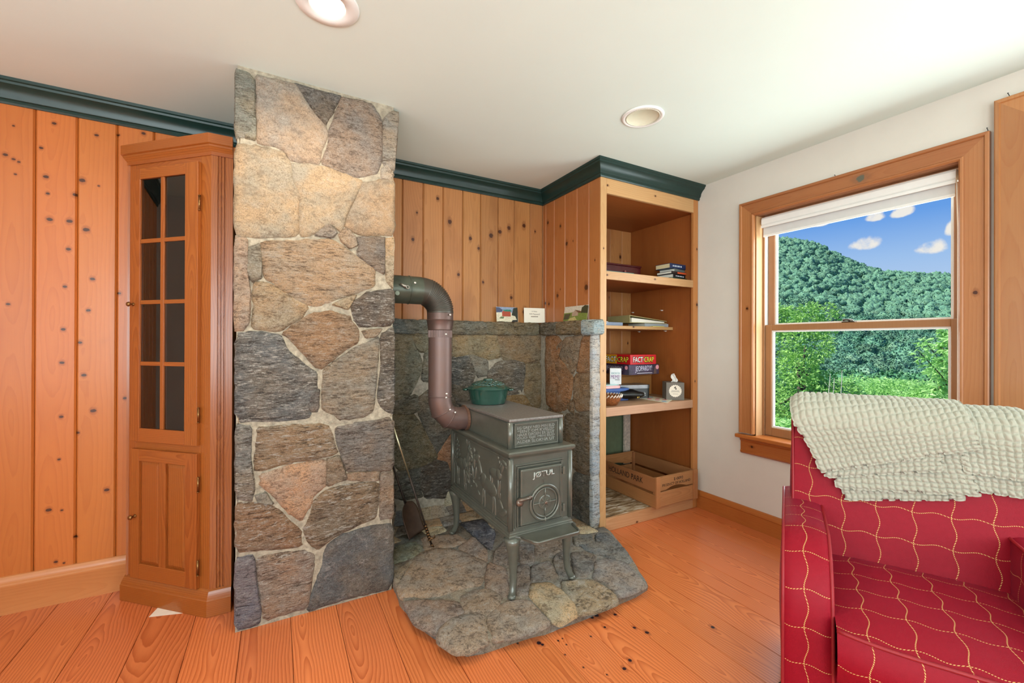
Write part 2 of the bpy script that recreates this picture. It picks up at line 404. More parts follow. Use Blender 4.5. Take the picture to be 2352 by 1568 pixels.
for i in range(len(seams) - 1):
    a, b = seams[i], seams[i + 1]; cx = (a + b) / 2
    ks = []
    for p, r in burns:
        q = onZ(p, 0)
        if a < q.x < b: ks.append((q.x - cx, q.y - .345, r))
    m = floor_m if not ks else wood('heart_pine_burnt_%d' % i, FLOOR_L, FLOOR_D, spacing=.0105, amp=.42, along=1, across=0, contrast=.95, rough=.30, var=.16, coat=.25, streak=.14, sharp=.62, spec=.45, knots=ks, knot_col='#2a1a20')
    MB().box(a + .0008, b - .0008, YR, YA, -.018, 0).obj('plank', m, fl, bevel=.0012, seg=1, origin=(cx, .345, 0))

MBc = MB().box(XL - .15, XB + .15, YR - .15, YA + .15, ZC, ZC + .15)
tag(MBc.obj('ceiling', ceil_m), kind='structure', label='white painted ceiling')
# ---- left wall and the wall behind the photographer, with unseen openings added for the fill light
wl_ = MB().box(XL - .15, XL, YR - .15, YA + .15, 0, .6).box(XL - .15, XL, YR - .15, YA + .15, 2.1, ZC).box(XL - .15, XL, YR - .15, -.95, .6, 2.1).box(XL - .15, XL, 1.35, YA + .15, .6, 2.1)
tag(wl_.obj('wall_left', plaster), kind='structure')
wf = MB().box(XL, XB, YR - .15, YR, 0, .55).box(XL, XB, YR - .15, YR, 2.15, ZC).box(XL, -1.95, YR - .15, YR, .55, 2.15).box(-.35, .5, YR - .15, YR, .55, 2.15).box(2.1, XB, YR - .15, YR, .55, 2.15)
tag(wf.obj('wall_front', plaster), kind='structure')
# ---- window wall
WY0, WY1, WZ0, WZ1 = .678, 1.60, .575, 1.99           # view window opening
DY0, DY1, DZ1 = -.45, .462, 2.10                       # tall glazed door beyond the right edge of the photo
T = .15
wr = MB()
for (y0, y1, z0, z1) in ((YR - .15, DY0, 0, ZC), (DY0, DY1, DZ1, ZC), (DY1, WY0, 0, ZC), (WY0, WY1, 0, WZ0), (WY0, WY1, WZ1, ZC), (WY1, YA + .15, 0, ZC)):
    wr.box(XB, XB + T, y0, y1, z0, z1)
tag(wr.obj('wall_right', plaster), kind='structure', label='off white plaster wall with the view window')
# ---- panelled wall: core plus boards
wb = MB().box(XL, XB, YA, YA + .15, 0, ZC).obj('wall_back', plain('backing_paint', '#6d7a5c', .8)); tag(wb, kind='structure', label='knotty pine board wall behind the stove')
PL, PD = (.54, .155, .030, 1), (.40, .092, .015, 1)  # orange light bounced off the floor is put into the left boards' colour
P2L, P2D = (.44, .188, .062, 1), (.26, .092, .026, 1)
def zz(ox, oy, s, pts): return [(ox + x / s, oy + y / s, r) for x, y, r in pts]
kn = zz(0, 150, 2.412, [(30, 495, .011), (75, 520, .008), (105, 535, .007), (85, 603, .006), (300, 322, .010), (535, 387, .010), (655, 385, .008), (795, 377, .011), (228, 457, .009), (255, 617, .012), (455, 637, .015),
     (265, 710, .009), (418, 717, .013), (547, 668, .006), (275, 853, .014), (385, 863, .014), (477, 910, .015), (380, 1018, .012), (512, 1183, .012), (360, 1225, .010), (658, 1262, .011), (490, 1357, .011),
     (350, 1462, .011), (443, 1535, .011), (45, 1322, .009), (75, 335, .006)])
kn += zz(0, 800, 2.041, [(290, 67, .011), (393, 125, .012), (586, 233, .010), (437, 292, .014), (287, 320, .010), (363, 395, .010), (277, 520, .008), (500, 663, .013), (228, 757, .013), (290, 758, .007), (355, 882, .010), (262, 1000, .009), (300, 1005, .006)])
kn += zz(880, 340, 3.409, [(265, 505, .008), (233, 715, .012), (427, 395, .012), (522, 577, .017), (590, 990, .012), (683, 707, .014), (748, 785, .012), (845, 685, .019), (915, 655, .016), (985, 625, .016), (1103, 608, .017), (1190, 653, .009),
     (783, 1050, .010), (1003, 1170, .013), (1108, 1283, .022)])
kret = zz(880, 340, 3.409, [(1290, 585, .014), (1388, 610, .012), (1437, 748, .016), (1365, 1155, .015), (1268, 1215, .012), (1298, 1220, .012), (1590, 1090, .022), (1487, 727, .006), (1658, 877, .007), (1388, 1105, .006)])
inbook = [(1425, 590, .016), (1400, 683, .010), (1442, 788, .009)]
bseams = [-2.2 + .14 * i for i in range(9)] + [-.942, -.805, -.667, -.530, -.393, -.256, -.12]
bseams2 = [.555, .689, .824, .958, 1.099, 1.232, 1.369, 1.501, 1.636, 1.745, 1.88, 2.02, 2.15, 2.28, 2.41, 2.54, 2.66]
def board(a, b, z0, z1, light, dark, tagname):
    cx, cz = (a + b) / 2, (z0 + z1) / 2
    ks = []
    for (x, y, r) in kn + inbook:
        q = onY((x, y), 2.67)
        if a - .004 < q.x < b + .004 and z0 < q.z < z1: ks.append((q.x - cx, q.z - cz, r))
    nm = 'pine_' + tagname + ('_%d' % int(a * 1000) if ks else '')
    m = wood(nm, light, dark, spacing=.016, amp=.35, along=2, across=0, contrast=.42, rough=.38, var=.14 if tagname == 'left' else .26, knots=ks, kel=.68 if tagname == 'left' else 1.1, coat=.12, streak=.16, blot=.18 if tagname == 'left' else .55)
    mb = MB()
    e = .007
    mb.prism([(a + .0008, YA), (a + .0008, 2.67 + e), (a + e, 2.67), (b - e, 2.67), (b - .0008, 2.67 + e), (b - .0008, YA)], 'z', z0, z1)
    return mb.obj('board', m, wb, origin=(cx, 2.68, cz))
for i in range(len(bseams) - 1):
    board(bseams[i], bseams[i + 1], .10, 2.24, PL, PD, 'left')
for i in range(len(bseams2) - 1):
    a, b = bseams2[i], bseams2[i + 1]
    board(a, b, 1.24 if b < 1.76 else .775, 2.24, P2L, P2D, 'nook')

# ---- dark green crown moulding
green = plain('dark_green_gloss', (.012, .033, .026, 1), .33, var=.1, scale=20, spec=.4)
CRP = [(0, 2.205), (.006, 2.205), (.010, 2.212), (.010, 2.222), (.016, 2.226), (.019, 2.234), (.022, 2.248), (.031, 2.262), (.043, 2.273), (.050, 2.277), (.052, 2.286), (.058, 2.290), (.060, 2.302), (0, 2.302)]
def sweep(path, prof, name, mat, parent=None):          # path: plan polyline, room on the right-hand side of travel; mitred corners
    n = len(path); dirs = []
    for i in range(n - 1):
        d = Vector((path[i + 1][0] - path[i][0], path[i + 1][1] - path[i][1])).normalized(); dirs.append(Vector((d.y, -d.x)))
    mb = MB(); k = len(prof); vs = []
    for i in range(n):
        a = dirs[max(0, i - 1)]; b = dirs[min(n - 2, i)]; m = (a + b) / (1 + a.dot(b))
        for (o, z) in prof: vs.append((path[i][0] + m.x * o, path[i][1] + m.y * o, z))
    fs = [(i * k + j, i * k + (j + 1) % k, (i + 1) * k + (j + 1) % k, (i + 1) * k + j) for i in range(n - 1) for j in range(k)]
    fs += [tuple(range(k))[::-1], tuple(range((n - 1) * k, n * k))]
    mb.add(vs, fs); o = mb.obj(name, mat, parent); autosmooth(o, .5); return o
tag(sweep([(XL, 2.67), (-.155, 2.67)], CRP, 'trim_1', green), kind='structure', label='dark green crown moulding left of the stone chimney')
tag(sweep([(.49, 2.67), (1.745, 2.67), (1.745, 2.02), (XB, 2.02)], CRP, 'trim_2', green), kind='structure', label='dark green crown moulding over the nook and bookcase')
# ---- baseboards
basem = wood('baseboard_pine', (0.594, 0.2308, 0.07268, 1), (0.468, 0.1454, 0.03848, 1), spacing=.012, amp=.3, along=0, across=2, contrast=.35, rough=.35, coat=.15, blot=.12)
basem2 = wood('baseboard_pine_right', (0.48, 0.1444, 0.0304, 1), (0.368, 0.0912, 0.0152, 1), spacing=.012, amp=.3, along=1, across=2, contrast=.35, rough=.35, coat=.15, blot=.12)
BP = [(0, 0), (.020, 0), (.020, .112), (.022, .116), (.022, .124), (.017, .130), (.017, .136), (.012, .150), (.006, .158), (0, .160)]
tag(sweep([(XL, 2.67), (-.155, 2.67)], BP, 'baseboard_back', basem), kind='structure')
BP2 = [(0, 0), (.017, 0), (.017, .088), (.020, .092), (.020, .100), (.014, .112), (.008, .122), (0, .124)]
tag(sweep([(XB, 2.018), (XB, .60)], BP2, 'baseboard_right', basem2), kind='structure')

# ---- view window: casing, sill, sashes
casm = wood('window_casing_pine', (0.4266, 0.1761, 0.06085, 1), (0.3234, 0.09288, 0.02242, 1), spacing=.013, amp=.3, along=2, across=1, contrast=.4, rough=.35, coat=.2, blot=.25, knots=[(-.005, .06, .010)])
casm_top = wood('window_casing_head', (0.399, 0.1505, 0.04804, 1), (0.289, 0.08007, 0.01922, 1), spacing=.013, amp=.3, along=1, across=2, contrast=.4, rough=.35, coat=.2, blot=.3, knots=[(-.002, -.10, .022)], knot_col='#5d5a4a')
casm_ap = wood('window_apron', (0.3853, 0.1153, 0.02562, 1), (0.2752, 0.06405, 0.01281, 1), spacing=.013, amp=.3, along=1, across=2, contrast=.4, rough=.35, coat=.2, blot=.3, knots=[(.0, .475, .010)])
sashm = wood('sash_wood', (0.344, 0.1601, 0.06726, 1), (0.2752, 0.1089, 0.03843, 1), spacing=.014, amp=.2, along=2, across=1, contrast=.3, rough=.45)
jambm = wood('jamb_pine', (0.592, 0.3572, 0.1672, 1), (0.464, 0.2128, 0.0684, 1), spacing=.012, amp=.2, along=2, across=0, contrast=.4, rough=.4)
vinyl = plain('white_liner', '#e9e7e0', .45, var=.02)
cas_gl = glass('window_glass', (.98, 1, .99, 1), .0004)
win = thing('window_1', 'pine cased double hung window looking out on the wooded hill', None, (XB, 1.14, .575), kind='structure')
CY0, CY1, CZ1 = .586, 1.697, 2.084
# casing as three mitred pieces with a moulded section: (distance from outer edge, proud of wall)
CAS = [(0, 0), (0, .024), (.004, .026), (.013, .026), (.017, .022), (.017, .019), (.078, .019), (.078, .022), (.082, .026), (.088, .026), (.0945, .020), (.0945, 0)]
def mitred(name, p0, p1, inward, prof, mat, cut0, cut1, o):
    """piece along p0->p1 in the wall plane (y,z), widening towards `inward`; cut = 1 mitre, 0 square"""
    p0, p1, iw = Vector(p0), Vector(p1), Vector(inward); d = (p1 - p0).normalized(); k = len(prof); vs = []
    for (pp, sg, c) in ((p0, 1, cut0), (p1, -1, cut1)):
        for (w, h) in prof:
            q = pp + iw * w + d * (w * sg * c); vs.append((XB - h, q.x, q.y))
    fs = [(j, (j + 1) % k, k + (j + 1) % k, k + j) for j in range(k)] + [tuple(range(k))[::-1], tuple(range(k, 2 * k))]
    c = (p0 + p1) / 2 + iw * .047
    return MB().add(vs, fs).obj(name, mat, o, origin=(XB, c.x, c.y))
mitred('casing', (CY1, .600), (CY1, CZ1), (-1, 0), CAS, casm, 0, 1, win)
mitred('casing', (CY0, .600), (CY0, CZ1), (1, 0), CAS, casm, 0, 1, win)
mitred('casing', (CY0, CZ1), (CY1, CZ1), (0, -1), CAS, casm_top, 1, 1, win)
MB().box(XB - .045, XB + .10, CY0 - .016, CY1 + .016, .568, .592).obj('sill', basem2, win, bevel=.006, seg=3)
ap = [(XB, .468), (XB - .012, .468), (XB - .020, .476), (XB - .020, .486), (XB - .016, .490), (XB - .016, .545), (XB - .024, .555), (XB - .026, .568), (XB, .568)]
mb = MB().prism(ap, 'y', CY0 + .008, CY1 - .008)
mb.obj('apron', casm_ap, win, origin=(XB, 1.14, .52))
# jamb lining, stops and liners
MB().box(XB, XB + T, WY1 - .004, WY1 + .02, WZ0, WZ1).obj('jamb', jambm, win, origin=(XB + .07, WY1, 1.28))
MB().box(XB, XB + T, WY0 - .02, WY0 + .004, WZ0, WZ1).obj('jamb', jambm, win, origin=(XB + .07, WY0, 1.28))
MB().box(XB, XB + T, WY0, WY1, WZ1 - .004, WZ1 + .02).obj('head_jamb', sashm, win)
MB().box(XB + .064, XB + .074, WY1 - .016, WY1 - .004, .592, WZ1 - .004).obj('stop', sashm, win, bevel=.002)
MB().box(XB + .064, XB + .074, WY0 + .004, WY0 + .016, .592, WZ1 - .004).obj('stop', sashm, win, bevel=.002)
MB().box(XB + .074, XB + T, WY1 - .010, WY1 - .004, .592, WZ1 - .004).obj('liner', vinyl, win)
MB().box(XB + .074, XB + T, WY0 + .004, WY0 + .010, .592, WZ1 - .004).obj('liner', vinyl, win)
def sash(x0, x1, z0, z1, st, rb, rt, name):
    y0, y1 = WY0 + .013, WY1 - .013
    s = MB().box(x0, x1, y0, y0 + st, z0, z1).box(x0, x1, y1 - st, y1, z0, z1).box(x0, x1, y0 + st, y1 - st, z0, z0 + rb).box(x0, x1, y0 + st, y1 - st, z1 - rt, z1)
    so = s.obj(name, sashm, win, bevel=.002, seg=1)
    g0, g1, h0, h1 = y0 + st, y1 - st, z0 + rb, z1 - rt
    xm = (x0 + x1) / 2
    bd = MB()
    for (ya, yb, za, zb) in ((g0, g0 + .010, h0, h1), (g1 - .010, g1, h0, h1), (g0 + .010, g1 - .010, h0, h0 + .010), (g0 + .010, g1 - .010, h1 - .010, h1)):
        bd.box(xm - .008, xm + .010, ya, yb, za, zb)
    bd.obj('glazing_bead', vinyl, so)
    MB().box(xm - .002, xm + .002, g0 + .004, g1 - .004, h0 + .004, h1 - .004).obj('pane', cas_gl, so)
    return so
lo = sash(XB + .078, XB + .108, .594, 1.296, .040, .052, .036, 'lower_sash')
up = sash(XB + .112, XB + .142, 1.262, WZ1 - .004, .040, .034, .045, 'upper_sash')
brz = plain('dark_bronze', '#4a4238', .35, .8)
q = onX((1950, 738), XB + .09)
MB().box(q.x - .014, q.x + .014, q.y - .03, q.y + .03, 1.296, 1.301).lathe([(.012, 0), (.012, .008), (.008, .011)], (q.x, q.y - .008, 1.301), 16).tube([(q.x, q.y - .008, 1.309), (q.x - .006, q.y + .012, 1.311), (q.x - .008, q.y + .026, 1.309)], [.006, .005, .007], 8).obj('sash_lock', brz, win, bevel=.001)
# ---- tall casing of the glazed door at the right edge
door = thing('door_1', 'tall pine casing of the glazed door right of the window', None, (XB, 0, 0), kind='structure')
casm_d = wood('door_casing_pine', (0.4541, 0.1922, 0.06726, 1), (0.3578, 0.1121, 0.03203, 1), spacing=.016, amp=.4, along=2, across=1, contrast=.4, rough=.33, coat=.25, blot=.3)
CAD = [(0, 0), (0, .030), (.004, .032), (.014, .032), (.018, .025), (.106, .025), (.110, .020), (.110, 0)]
mitred('casing', (.572, 0), (.572, 2.199), (-1, 0), CAD, casm_d, 0, 1, door)
mitred('casing', (-.56, 0), (-.56, 2.199), (1, 0), CAD, casm_d, 0, 1, door)
mitred('casing', (-.56, 2.199), (.572, 2.199), (0, -1), CAD, casm_d, 1, 1, door)
MB().box(XB + .05, XB + .09, DY0, DY0 + .09, 0, DZ1).box(XB + .05, XB + .09, DY1 - .09, DY1, 0, DZ1).box(XB + .05, XB + .09, DY0 + .09, DY1 - .09, 0, .18).box(XB + .05, XB + .09, DY0 + .09, DY1 - .09, DZ1 - .1, DZ1).obj('door_frame', sashm, door, bevel=.003)
MB().box(XB + .068, XB + .072, DY0 + .09, DY1 - .09, .18, DZ1 - .1).obj('pane', cas_gl, door)
# ---- finishing nails left standing over the casings
nailm = plain('nail_steel', '#4b4f52', .4, .7)
for (p0, p1, lab) in (((2271, 304), (2267, 294), 'thin bent nail above the right end of the window head casing'), ((1921, 407), (1917, 402), 'short thin nail above the middle of the window head casing'), ((2321, 224), (2315, 214), 'thin bent nail above the tall door casing')):
    a, b = onX(p0, XB - .004), onX(p1, XB - .022)
    n = MB().tube([a - Vector((0, 0, .006)), a, a.lerp(b, .5), b], .0013, 6).lathe([(.0025, 0), (.0025, .0015)], b, 8).obj('nail', nailm); tag(n, lab, 'nail')

# ---- roller shade
shade_m = plain('shade_fabric', '#d5d3cf', .8, var=.02)
shade_w = plain('shade_white', '#eeece6', .5, var=.02)
sh = thing('roller_shade', 'pale grey roller shade pulled down a hand width in the window', 'shade', (2.71, 1.15, 1.86))
SY0, SY1 = .700, 1.582
pf = [(2.690, 1.925), (2.684, 1.932), (2.684, 1.962), (2.692, 1.974), (2.735, 1.974), (2.735, 1.925)]
mb = MB().prism(pf, 'y', SY0, SY1)
mb.obj('cassette', shade_w, sh, bevel=.002)
MB().box(2.682, 2.690, SY0, SY1, 1.908, 1.924).obj('valance_strip', shade_w, sh, bevel=.002)
MB().box(2.702, 2.7045, SY0 + .008, SY1 - .004, 1.862, 1.925).obj('shade_cloth', shade_m, sh)
MB().box(2.699, 2.708, SY0 + .008, SY1 - .004, 1.852, 1.866).obj('bottom_bar', shade_w, sh, bevel=.002)
MB().tube([(2.70, SY0 + .002, 1.93), (2.695, SY0 - .004, 1.7), (2.695, SY0 - .004, 1.0), (2.698, SY0 - .002, .75)], .0022, 6).obj('pull_cord', shade_w, sh)

# ---- ceiling fixtures
lampw = plain('lamp_trim', '#f2f0ea', .4, var=.01)
c1 = thing('recessed_light', 'round white recessed ceiling light, glowing, in front of the chimney', 'light', (.143, 1.53, ZC))
MB().lathe([(.056, .0), (.058, -.006), (.098, -.004), (.101, 0)], (.143, 1.53, ZC), 48).obj('trim_ring', lampw, c1, smooth=True)
MB().lathe([(.0005, -.0045), (.055, -.0045), (.055, -.001), (.0005, -.001)], (.143, 1.53, ZC), 40).obj('lamp_face', plain('lamp_glow', '#fff4e2', .5, emit=('#ffe9c8', 4)), c1)
sp = lamp('recessed_light_beam', 'SPOT', (.143, 1.53, ZC - .012), 40, (1, .89, .76), rot=(0, 0, 0), spot_size=3.0, spot_blend=.6, shadow_soft_size=.05)
c2 = thing('recessed_light', 'round recessed ceiling light, unlit, above the bookcase side', 'light', (1.583, 1.522, ZC))
MB().torus((1.583, 1.522, ZC - .002), .092, .010, 48, 8, sz=.6).obj('trim_ring', lampw, c2, smooth=True)
MB().lathe([(.084, 0), (.082, -.004), (.079, .000), (.0005, -.002)], (1.583, 1.522, ZC - .003), 40).obj('lens', plain('lamp_lens', '#e6e3c8', .5, var=.03), c2, smooth=True)
MB().torus((1.583, 1.522, ZC - .005), .080, .003, 48, 6).obj('retaining_ring', plain('lamp_ring', '#cfcab8', .4), c2, smooth=True)
# ================================================================== stonework
mortar = plain('mortar', '#a09480', .95, var=.32, scale=55, bmp=1.0, bscale=70, spec=.15)
mortar_d = plain('mortar_grey', '#988e7e', .95, var=.3, scale=50, bmp=1.0, bscale=70, spec=.15)
ST = {'s': stone_mat('stone_speckled', (1, 1, 2.2), .55, .06, 16), 't': stone_mat('stone_streaked', (1, 1, 4.5), .65, .10, 11),
      'w': stone_mat('stone_white_veined', (1, 1, 4.5), .70, .24, 10), 'p': stone_mat('stone_smooth', (1, 1, 1.3), .28, .02, 11)}
def chaikin(P):
    o = []; n = len(P)
    for i in range(n):
        a, b = P[i], P[(i + 1) % n]; o += [a * .88 + b * .12, a * .12 + b * .88]
    return o
def shrink(P, d):                            # move edges inwards by d
    n = len(P); area = sum(P[i].x * P[(i + 1) % n].y - P[(i + 1) % n].x * P[i].y for i in range(n))
    sg = 1 if area > 0 else -1; o = []
    for i in range(n):
        a, b, c = P[i - 1], P[i], P[(i + 1) % n]
        n1 = Vector((-(b - a).y, (b - a).x)).normalized() * sg; n2 = Vector((-(c - b).y, (c - b).x)).normalized() * sg
        m = n1 + n2; m = m / max(.35, m.dot(n1)) if m.length > 1e-6 else n1
        o.append(b + m * d)
    return o
def stone(poly, eu, ev, en, org, parent, col, kind='s', h=.016, deep=.03, rough=1.0, gap=.004, step=.022, seed=0):
    """one stone: outline in plane coordinates, rough split face standing proud of the mortar along en"""
    rnd = random.Random(seed * 977 + 13)
    P = [Vector(p) for p in poly]; P = shrink(P, gap - .0125); P = chaikin(P)
    B = []; n = len(P)
    for i in range(n):
        a, b = P[i], P[(i + 1) % n]; k = max(1, int(round((b - a).length / step)))
        for j in range(k): B.append(a.lerp(b, j / k))
    nb = len(B); c = sum(B, Vector((0, 0))) / nb
    size = min(.15, max((p - c).length for p in B))
    eu, ev, en, org = Vector(eu), Vector(ev), Vector(en), Vector(org)
    tilt = Vector((rnd.uniform(-1, 1), rnd.uniform(-1, 1))) * .02 * rough
    vs = []; fs = []
    inset = .010
    rings = [(1.0, -deep), (1.0, -.004), (None, h * .62), (.82, h), (.64, h), (.46, h), (.28, h), (.12, h)]
    for ri, (sc, hh) in enumerate(rings):
        for i, p in enumerate(B):
            L = (p - c).length
            if sc is None: q = c + (p - c) * max(.86, 1 - inset / max(L, .012))
            else: q = c + (p - c) * sc
            hgt = hh
            w3 = org + eu * q.x + ev * q.y
            if ri == 1:
                q = q + (q - c).normalized() * (.006 * mnoise.noise(w3 * 30 + Vector((seed, 0, 0))) + rnd.uniform(-.002, .002)); hgt += rnd.uniform(-.003, .004)
            if ri >= 1:
                amp = min(1, ri / 3) * rough
                hgt += amp * (.010 * mnoise.noise(w3 * 9 + Vector((seed * 3.1, 0, 0))) + .006 * mnoise.noise(w3 * 26) + .0035 * mnoise.noise(w3 * 60)) + tilt.dot(q - c) * amp
                if ri >= 3: hgt += .0015 * rough * round(3 * mnoise.noise(w3 * 13 + Vector((0, seed, 7))))
                hgt = min(max(hgt, -.008), h + .022)
            vs.append(org + eu * q.x + ev * q.y + en * hgt)
    w3 = org + eu * c.x + ev * c.y
    vs.append(w3 + en * (h + rough * .010 * mnoise.noise(w3 * 9 + Vector((seed * 3.1, 0, 0)))))
    R = len(rings)
    for r in range(R - 1):
        for i in range(nb): fs.append((r * nb + i, r * nb + (i + 1) % nb, (r + 1) * nb + (i + 1) % nb, (r + 1) * nb + i))
    for i in range(nb): fs.append(((R - 1) * nb + i, (R - 1) * nb + (i + 1) % nb, R * nb))
    cl = lin(col); g_ = cl[0] * .3 + cl[1] * .59 + cl[2] * .11; k_ = (1.05 if kind == 'p' else 1.75) if parent.name.startswith('stone_chimney') else 2.2  # colour gain makes up for dim light, strongest in the nook and hearth
    cl = tuple(min(.8, (x * .76 + g_ * .24) * k_) for x in cl[:3]) + (1,)
    o = MB().add(vs, fs).obj('stone', ST[kind], parent, smooth=True, color=cl, origin=w3)
    o.data.set_sharp_from_angle(angle=1.0)
    return o
def inpoly(p, P):
    r = False; n = len(P)
    for i in range(n):
        a, b = P[i], P[i - 1]
        if (a[1] > p[1]) != (b[1] > p[1]) and p[0] < (b[0] - a[0]) * (p[1] - a[1]) / (b[1] - a[1]) + a[0]: r = not r
    return r
def fillers(u0, u1, v0, v1, size, existing, seed):
    """irregular quads that fill what the photo hides (behind the stove, round the corner)"""
    rnd = random.Random(seed); nu = max(1, round((u1 - u0) / size)); nv = max(1, round((v1 - v0) / (size * .8))); G = {}
    for i in range(nu + 1):
        for j in range(nv + 1):
            ju = 0 if i in (0, nu) else rnd.uniform(-.25, .25); jv = 0 if j in (0, nv) else rnd.uniform(-.25, .25)
            G[i, j] = (u0 + (u1 - u0) * (i + ju) / nu, v0 + (v1 - v0) * (j + jv) / nv)
    out = []
    for i in range(nu):
        for j in range(nv):
            q = [G[i, j], G[i + 1, j], G[i + 1, j + 1], G[i, j + 1]]
            c = (sum(p[0] for p in q) / 4, sum(p[1] for p in q) / 4)
            qs = [(c[0] + (p[0] - c[0]) * .85, c[1] + (p[1] - c[1]) * .85) for p in q] + [c]
            qs += [((qs[k][0] + qs[(k + 1) % 4][0]) / 2, (qs[k][1] + qs[(k + 1) % 4][1]) / 2) for k in range(4)]
            bad = any(inpoly(p, E) for p in qs for E in existing) or any(inpoly(p, q) for E in existing for p in E)
            if not bad: out.append(q)
    return out

